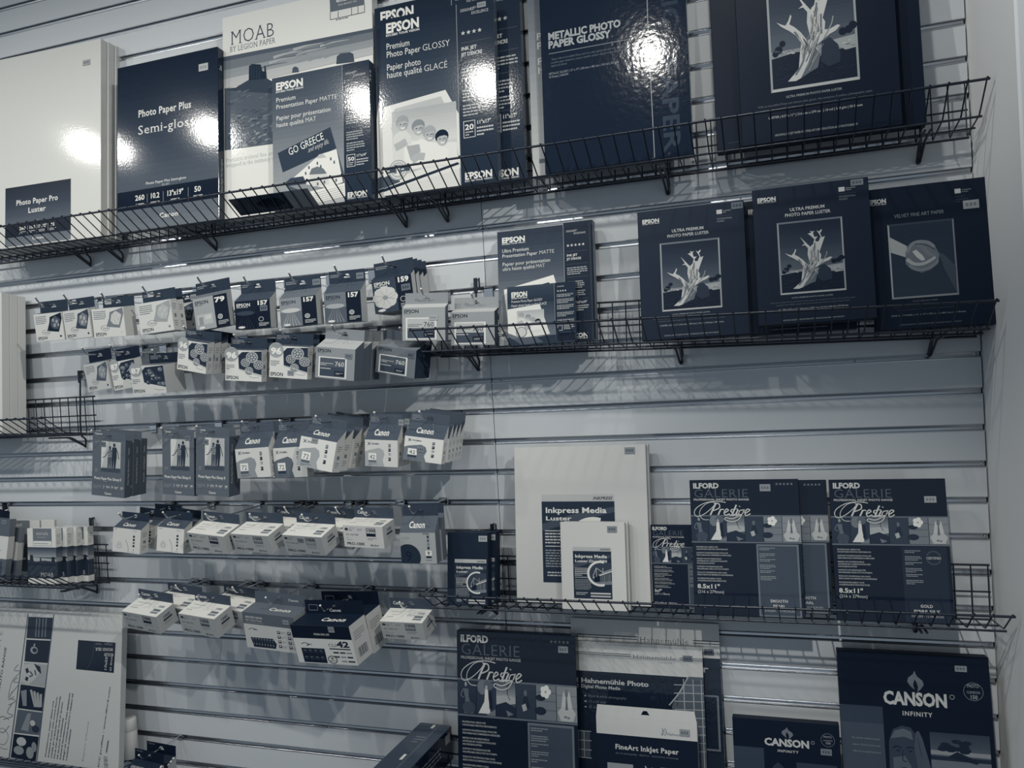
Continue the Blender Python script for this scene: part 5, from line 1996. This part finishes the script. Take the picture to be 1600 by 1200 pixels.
hang('ink box 157 with a dark field picture, first of three', [(363.9, 470), (420.1, 468.7), (424.6, 515), (370.6, 511.8)], -0.165, 0.030, 20, split_card('157', 16, 6), gtab=56, tab=0.031, slope=0.022, gtop=75, gs=178, dtab=seal_tab, stick=(83, 31, 0.022, 0.014, 0, 110), what='the dark field 157 box', group='numbered 157 boxes')
hang('ink box 157 with a light field picture, second of three', [(434.8, 466.6), (492.1, 462.3), (497.8, 508.2), (440.4, 509.6)], -0.165, 0.030, 150, split_card('157', 148, 8), gtab=56, tab=0.031, slope=0.022, gtop=110, gs=178, dtab=seal_tab, tstick=(88, 55, 0.022, 0.015, 0, 130), what='the middle 157 box', group='numbered 157 boxes')
hang('ink box 157 with a grey field picture, right of the three', [(504, 457), (561.5, 456.2), (567.3, 503.8), (510, 503.8)], -0.165, 0.030, 125, split_card('157', 122, 8), gtab=54, tab=0.030, slope=0.026, gtop=85, gs=178, dtab=seal_tab, tstick=(86, 55, 0.02, 0.015, 0, 130), what='the right 157 box', group='numbered 157 boxes')
hang('ink box 159 with a white flower picture', [(580.3, 438.5), (641.5, 428), (649, 481), (586.6, 490.3)], -0.119, 0.022, 60, split_card('159', 70, 14, 'flower'), gtab=56, tab=0.031, slope=0.012, gtop=60, gs=190, dtab=seal_tab, stick=(84, 36, 0.024, 0.016, 0, 110),
     behind=('flower ink box second in depth behind number 159', 'flower ink box third in depth behind number 159', 'flower ink box rearmost behind number 159'), step=0.0258, jitter=2, what='the flower 159 boxes', group='flower 159 boxes')
hang('grey ink box with a rose picture, leftmost of the second hook row', [(129.4, 570), (166, 563.9), (174, 607.3), (139.5, 611.8)], -0.165, 0.022, 195, food_card(0, (90, 140, 180, 60)), gtab=12, tab=0.030, slope=0.004, pitch=4, gtop=90, what='the rose picture box')
hang('ink box 87 with berries, behind the larger 87 box', [(169.9, 566.5), (209, 561), (217, 603.6), (180, 610.6)], -0.160, 0.026, 215, number_card('87', 'berries'), gtab=14, tab=0.030, slope=0.004, pitch=4, gtop=60, dtab=plain_tab, what='the smaller 87 box')
hang('deep ink box 87 with berries, largest on the second hook row', [(199.8, 570), (254.5, 572.6), (261, 616), (210.4, 614)], -0.205, 0.066, 215, number_card('87', 'berries'), yaw=-6, pitch=6, gtab=24, tab=0.026, gtop=105, gs=190, dtab=plain_tab, dtop=lambda F: F.micro(6, 72, 60, 2, 10, 200), what='the deep 87 box', reach=0.03)
for q, nm, bh, ya in (([(280.6, 532.3), (325.2, 534.5), (320.7, 582.7), (275, 577.8)], 'leftmost', 3, -8), ([(352.2, 547), (408.9, 547.6), (408.5, 597), (352, 593.8)], 'middle', 2, -2), ([(421.7, 539.8), (481.4, 542), (480, 593.8), (420.8, 588)], 'right', 2, -3)):
    hang('white ink box 96 with a button picture, %s of the three stacks' % nm, q, -0.200 if bh == 3 else -0.175, 0.022, 222, number_card('96', 'buttons'), yaw=ya, gtab=58, tab=0.024 if bh == 3 else 0.028, slope=0.004, gtop=90, gs=195, dtab=plain_tab,
         behind=['white ink box 96, number %d in depth in the %s stack' % (i + 2, nm) for i in range(bh)], step=0.026, jitter=1.5, dside=small_side, what='the %s stack of 96 boxes' % nm, group='button picture 96 boxes', stick=(57, 83, 0.018, 0.012, 0, 150) if nm == 'right' else None)
hang('grey ink box 760 with a dark label, left of two on the second hook row', [(493.3, 540), (554.5, 547.4), (553.6, 597), (492.8, 588.2)], -0.185, 0.036, 150, card760(True), yaw=-5, gtab=142, tab=0.026, slope=0.020, gs=95, gtop=180, stick=(84, 23, 0.02, 0.012, 0, 125),
     behind=('dark sided grey box second behind the left 760', 'dark sided grey box third behind the left 760'), step=0.042, what='the left grey 760 boxes', group='grey 760 boxes')
hang('grey ink box 760 turned sideways, under the basket corner', [(587.8, 533.5), (649.2, 553.4), (648.2, 592.8), (587.8, 580.5)], -0.125, 0.034, 120, card760(True), yaw=-14, gtab=105, tab=0.024, slope=0.016, gs=45, gtop=125, stick=(88, 20, 0.02, 0.013, 0, 105),
     behind=('dark grey box behind the sideways 760 box',), step=0.040, reach=0.016, what='the sideways 760 boxes', group='grey 760 boxes')
hang('grey ink box 760 in the basket corner, light upper label half', [(629.4, 483.0), (696.3, 477.8), (695, 531.0), (627.8, 533.6)], -0.143, 0.018, 165, card760(False), gtab=150, tab=0.026, slope=0.010, gs=95, gtop=190, stick=(73, 31, 0.022, 0.012, 0, 175), what='the grey 760 box in the basket corner', group='grey 760 boxes', reach=0.012)
hang('grey ink box 760 between the basket corner one and the matte box', [(705, 489), (772.5, 485.8), (773, 537.5), (704, 541)], -0.122, 0.026, 160, card760(False), gtab=158, tab=0.026, slope=0.010, gs=60, gtop=185, what='the grey 760 box beside the matte paper box', group='grey 760 boxes', reach=0.012)

# ------------------------------------------------------------------ hanging cartons, lower rows
CP = dict(tabf=True, fin='satin', gs=90, gtab=98, tab=0.0225, gtop=88, dtab=lambda F: F.text('Canon', 5, 42, 24, 215, 'sb', 24), dside=couple_spine)
hang('grey photo paper pack with a walking couple, left single stack', [(149.3, 688.5), (198.6, 687.5), (192, 776), (139, 775)], -0.165, 0.024, 106, couple_card, yaw=4, step=0.028, stick=(32, 8, 0.018, 0.014, 0, 120), behind=('couple photo paper pack second in the left stack', 'couple photo paper pack last in the left stack'), what='the left stack of couple packs', group='couple photo paper packs', **CP)
hang('grey photo paper pack with a walking couple, middle stack', [(255.8, 685), (304.8, 683.5), (301.8, 774), (251.6, 773)], -0.165, 0.014, 106, couple_card, yaw=1, stick=(82, 0, 0.018, 0.012, 0, 120), what='the middle couple pack', group='couple photo paper packs', **CP)
hang('grey photo paper pack with a walking couple, right of the pair', [(309, 683), (361, 681), (355, 775), (303.4, 774)], -0.170, 0.022, 106, couple_card, yaw=2, stick=(30, 10, 0.016, 0.014, 0, 125), behind=('couple photo paper pack behind the right one of the pair',), what='the right couple packs', group='couple photo paper packs', **CP)
PX = dict(fin='gloss', dside=small_side, gtab=84, tab=0.024, gtop=84, gs=210, dtop=canon_slope, dtab=canon_tab)
hang('white ink box 72 with a pale wave, leftmost of the 72 boxes', [(367, 703), (420.4, 697.4), (422.6, 743.7), (371.6, 748.3)], -0.165, 0.030, 215, pixma('72', 150), slope=0.038, behind=('white ink box 72 behind the leftmost one',), what='the leftmost 72 boxes', group='white 72 ink boxes', **PX)
hang('white ink box 72 with a grey wave, tucked behind the tilted one', [(426.8, 701), (476, 697), (481.5, 744.8), (429.5, 747.3)], -0.155, 0.030, 215, pixma('72', 105), slope=0.038, what='the grey wave 72 box', group='white 72 ink boxes', **PX)
hang('white ink box 72 tilted forward, most prominent of the 72 boxes', [(472.9, 686.5), (528, 686.3), (517.9, 736), (459.4, 728)], -0.205, 0.032, 222, pixma('72', 165), pitch=-8, yaw=-4, slope=0.030, stick=(40, 8, 0.018, 0.012, 0, 150), behind=('white ink box 72 second behind the tilted one', 'white ink box 72 third behind the tilted one', 'white ink box 72 last behind the tilted one'), step=0.038, jitter=4, what='the tilted 72 boxes', group='white 72 ink boxes', **PX)
hang('white ink box 42 with a plain grey wave, left of the 42 boxes', [(570.8, 688.5), (622.3, 686.5), (620.3, 729), (569.6, 729)], -0.165, 0.028, 215, pixma('42', 175), slope=0.036, tstick=(96, 80, 0.014, 0.014, 0, 150), behind=('white ink box 42 second behind the left 42 box', 'white ink box 42 third behind the left 42 box'), step=0.034, what='the left 42 boxes', group='white 42 ink boxes', **PX)
hang('white ink box 42 with a dark wave, right end of the middle hook row', [(633.8, 684), (695.4, 684.5), (687.8, 723.6), (628, 719)], -0.185, 0.022, 222, pixma('42', 120), pitch=-6, slope=0.034, stick=(44, 50, 0.02, 0.012, 0, 130), behind=['white ink box 42, number %d in depth at the right end' % (i + 2) for i in range(4)], step=0.026, jitter=3, what='the right 42 boxes', group='white 42 ink boxes', **PX)
EC = dict(fin='satin', dside=small_side, gs=210, gtop=80, gtab=46, dtop=canon_slope)
hang('white rounded ink box with a faint 8, left of two', [(178.6, 826), (220.5, 826.3), (217.9, 865), (174, 861.8)], -0.165, 0.030, 212, eight_card('8'), pitch=-4, slope=0.018, tab=0.022, behind=('white ink box second in depth behind the left faint 8', 'white ink box third in depth behind the left faint 8'), step=0.062, jitter=4, what='the left faint 8 boxes', group='white number 8 ink boxes', **EC)
hang('white rounded ink box with an outlined 8, right of two', [(246.6, 825), (288.6, 825), (285.4, 865.3), (243.8, 860)], -0.165, 0.030, 218, eight_card('8'), pitch=-4, slope=0.018, tab=0.022, behind=('white ink box behind the right outlined 8',), step=0.036, jitter=4, what='the right outlined 8 boxes', group='white number 8 ink boxes', **EC)
PR = dict(fin='satin', gs=190, gtop=222, gtab=72, tab=0.026, dtop=pro_top, dside=pro_side, dtab=pro_tab, group='white 1000 ink cartons')
hang('white ink carton 1000, first in the row beside the outlined 8', [(292, 832), (349, 838.5), (356, 864.5), (299, 860.5)], -0.205, 0.062, 185, pro_front('PFI-1000 PC'), pitch=18, yaw=-6, what='the first 1000 carton', **PR)
hang('white ink carton 1000, second in its row, pale plate', [(359.7, 832), (418, 839.5), (427, 864.5), (368, 861)], -0.205, 0.062, 180, pro_front('PFI-1000 CO', 130), pitch=18, yaw=-7, what='the second 1000 cartons', behind=('white ink carton behind the second 1000 carton',), shift=0.038, step=0.068, **PR)
hang('white ink carton 1000, third in its row, lowest hanging', [(439.8, 836), (502, 839.3), (509, 868.5), (448, 863)], -0.210, 0.062, 175, pro_front('PFI-1000 GY', 150), pitch=18, yaw=-6, stick=(46, 22, 0.016, 0.01, 0, 130), what='the third 1000 cartons', behind=('white ink carton behind the third 1000 carton',), shift=0.038, step=0.068, **PR)
hang('white ink carton 1000 with a dark plate, fourth, hanging level', [(535, 821.5), (597.8, 822.5), (600, 856), (539, 855)], -0.200, 0.058, 212, pro_front('PFI-1000 PBK', 25), pitch=8, yaw=-2, what='the fourth 1000 carton', **PR)
hang('grey ink box with a large dark 9, right end of its row', [(625, 834), (680.5, 831), (682, 880), (627, 881)], -0.170, 0.026, 170, nine_card, slope=0.036, dtop=canon_slope, gtab=66, tab=0.024, gtop=88, gs=110, fin='satin', behind=('ink box 9 behind the front one, dark sides showing',), step=0.034, jitter=1, what='the number 9 boxes', group='number 9 ink boxes')
hang('white ink carton 1000 with a dark plate, bottom hook row left', [(191, 956.2), (242.7, 963), (252, 989.8), (197, 981.5)], -0.205, 0.062, 180, pro_front('PFI-1000 MBK', 25), pitch=18, yaw=-6, what='the bottom left 1000 cartons', behind=('white ink carton behind the bottom left one',), shift=0.038, step=0.068, **PR)
hang('white ink carton 1000 with a grey plate, second on the bottom row', [(280, 961), (334, 965), (342, 996.4), (285, 988)], -0.205, 0.062, 180, pro_front('PFI-1000 PGY', 100), pitch=16, yaw=-6, what='the second bottom 1000 cartons', behind=('white ink carton tilted behind the second bottom one',), shift=0.038, step=0.068, jitter=3, **PR)
hang('grey and white multi-cartridge carton beside the black-topped carton', [(379.4, 958), (460, 963), (464.5, 1018), (385.8, 1014)], -0.190, 0.054, 205, multi_grey, pitch=10, yaw=-3, fin='satin', gs=160, gtop=104, gtab=92, tab=0.030, dtop=canon_lid, dtab=lambda F: F.text('Canon', 66, 62, 20, 200, 'sb', 20), stick=(84, 16, 0.018, 0.012, 0, 150), what='the grey multi-cartridge carton')
hang('black-topped ink carton 42, front of two', [(454.3, 979), (545.5, 976.5), (557.6, 1038), (467.5, 1036.5)], -0.225, 0.062, 222, cli42, pitch=10, yaw=-8, fin='satin', gs=205, gtop=14, gtab=10, tab=0.034, dtop=canon_lid, dside=barcode, dtab=lambda F: (F.frame(6, 34, 22, 78, 0.8, 120), F.text('Canon', 42, 84, 20, 215, 'sb', 20)), stick=(70, 9, 0.018, 0.014, 0, 150), behind=('black-topped ink carton behind the front 42 carton',), step=0.078, jitter=1, what='the black-topped 42 cartons', group='black-topped 42 cartons')
hang('white ink carton 1000, right end of the bottom hook row', [(592.7, 971.5), (659.5, 973), (665.6, 1001.5), (599.4, 996.4)], -0.165, 0.058, 185, pro_front('PFI-1000 CO', 130), pitch=16, yaw=-3, what='the bottom right 1000 carton', **PR)

# ------------------------------------------------------------------ bottom row, standing in baskets below the picture
BK['W'] = Basket(-1.95, -1.17, kz(22.9), 'black wire basket under the pale landscape carton, bottom left corner', 0, ())
BK['X'] = Basket(-0.2, 1.073, kz(22.8), 'black wire basket below the bottom row of large paper boxes', 0, ())
fW, fX = BK['W'].floor, BK['X'].floor
pack('large pale carton turned sideways with a strip of six black and white pictures', [(-33, 948), (198, 962), (179, 1195), (-51, 1187)], -0.115, 0.020, 200, ilford_landscape, 7, fin='gloss', floor=fW, gs=195)
p = at((205, 1200), -0.05)
zb = fW(p.x, -0.05) + 0.001
top = at((205, 1122), -0.05).z
hc = top - zb
r = thing('canister', 'white cylindrical canister with a lid seam, beside the pale landscape carton', 'canister', Matrix.Translation((p.x, -0.05, zb)))
mb = MB()
mb.lathe([(0.0, 0.0), (0.021, 0.0), (0.0229, 0.002), (0.0229, hc - 0.036), (0.0222, hc - 0.0352), (0.0, hc - 0.0352)], mat(205, 'satin'))
mb.build('canister_body', r)
mb = MB()
mb.lathe([(0.0, hc - 0.0350), (0.0222, hc - 0.0348), (0.0230, hc - 0.034), (0.0226, hc - 0.003), (0.0205, hc), (0.0, hc)], mat(215, 'satin'))
mb.build('lid', r)
DK = dict(fin='satin', gs=180, gtop=30, gtab=12, tab=0.030, dtab=lambda F: F.text('Canon', 6, 24, 14, 120, 'b', 22), name='cartridge_box')
hang('small dark-tabbed ink carton at the bottom edge, front of the two', [(198, 1203), (243, 1211), (243, 1250), (198, 1242)], -0.150, 0.034, 60, None, pitch=4, dtop=lambda F: (F.micro(8, 60, 50, 3, 8, 200), F.rect(94, 10, 99, 90, 215), F.rect(94, 30, 99, 40, 20), F.rect(94, 60, 99, 70, 20)),
     what='the dark-tabbed cartons at the bottom edge', group='dark-tabbed ink cartons', slope=0.012, reach=0.02, behind=('small dark-tabbed ink carton at the bottom edge, rear of the two',), step=0.046, **DK)
# long dark carton lying in depth
M = Matrix.Translation(at((681, 1131), -0.03)) @ Matrix.Rotation(math.radians(-2), 4, 'Z')
r = thing('paper_roll_carton', 'long dark carton lying end-on with its pale lid strip, bottom centre', 'box', M)
pL, pR = at((652, 1129.5), -0.03), at((700.5, 1131), -0.03)
w = (pR - pL).length
mb = MB()
mb.box((-w / 2, -0.33, -0.085), (w / 2, 0.0, 0.0), mat(70, 'gloss'), 0.001, None, [mat(30, 'gloss'), mat(14, 'gloss'), mat(30, 'gloss'), mat(30, 'gloss'), mat(30, 'gloss'), mat(72, 'gloss')])
F = Face(w, 0.33, 'gloss')
F.rect(63, 0, 64.5, 92, 130)
F.rect(46, 2, 55, 8, 225)
F.rect(46, 50, 55, 58, 225)
F.micro(30, 22, 60, 3, 4, 120)
F.text('Canon', 30, 80, 4, 180, 'sb', 46)
F.onto(mb, Matrix.Translation((-w / 2, -0.33, 0.0)) @ Matrix.Rotation(-math.pi / 2, 4, 'X'))
F = Face(0.33, 0.085, 'gloss')
F.rect(88, 14, 97, 40, 150)
F.micro(40, 30, 80, 4, 12, 120)
F.text('Canon', 8, 70, 22, 190, 'sb', 28)
F.onto(mb, right_side(w / 2) @ Matrix.Translation((-0.33, 0, -0.085)))
mb.build('box_body', r)
pack('large dark six-picture box, tallest of its kind, bottom row', [(718, 985.5), (896.6, 993), (908, 1250), (712, 1244)], -0.120, 0.028, 12, lambda F: galerie(F, '13x19"', '(329 x 483mm)', 'smooth', 5), 7, fin='gloss', floor=fX, gs=6, stick=(90, 7.5, 0.024, 0.015, 0, 150), group='six-picture photo paper boxes')
hp = pack('white-headed paper pouch standing rearmost, dark card inside, bottom row', [(897.8, 964.5), (1123, 976.5), (1136, 1275), (893, 1262)], -0.070, 0.010, 190, lambda F: (hahne_cover(F), F.rect(0, 17, 100, 100, 34, 2), F.rect(0, 34, 100, 63, 22, 3), F.frame(2, 35, 98, 62, 1.2, 120, 4), F.text('Paper', 92, 24, 3.4, 190, 'b', 22, 'r', l=4)), 7, fin='wrap', floor=fX, gs=120, name='paper_pouch', cat='paper pouch', stick=(93, 14, 0.022, 0.014, 0, 110), group='white-headed paper pouches')
pack('white-headed paper pouch with a glass dome picture, in front of the rear pouch', [(900.6, 1000.5), (1096.5, 1012.5), (1108, 1268), (895, 1255)], -0.088, 0.012, 190, hahne_photo, 7, fin='wrap', floor=fX, gs=110, name='paper_pouch', cat='paper pouch', stick=(89, 6.5, 0.022, 0.013, 0, 120), group='white-headed paper pouches')
hang('dark and white inkjet paper wallet with a white slotted header, bottom row', [(934.5, 1119), (1088, 1130), (1097, 1306), (934, 1293)], -0.128, 0.012, 205, fineart, roll=0, pitch=-6, gs=205, gtab=212, tab=0.026, slope=0.0, fin='satin', name='paper_wallet', cat='paper wallet', tabf=True, hook=False, stick=(88, 9, 0.022, 0.015, 0, 150), inset=0.004)
pack('tall black paper box with a flame emblem and a man holding his head', [(1308, 1017), (1542, 1026), (1566, 1290), (1322, 1280)], -0.115, 0.028, 6, canson_big, 7, fin='satin', floor=fX, gs=4, stick=(82, 5.8, 0.022, 0.012, 0, 140), group='flame emblem boxes')
pack('shorter black paper box with a flame emblem, left of the tall one', [(1144.5, 1121), (1312, 1132), (1318, 1275), (1150, 1266)], -0.124, 0.024, 6, canson_small, 7, fin='satin', floor=fX, gs=4, stick=(87, 20.5, 0.022, 0.013, 0, 120), group='flame emblem boxes')

for o in bpy.data.objects:
    if 'dims' in o:
        del o['dims']
bpy.context.view_layer.update()
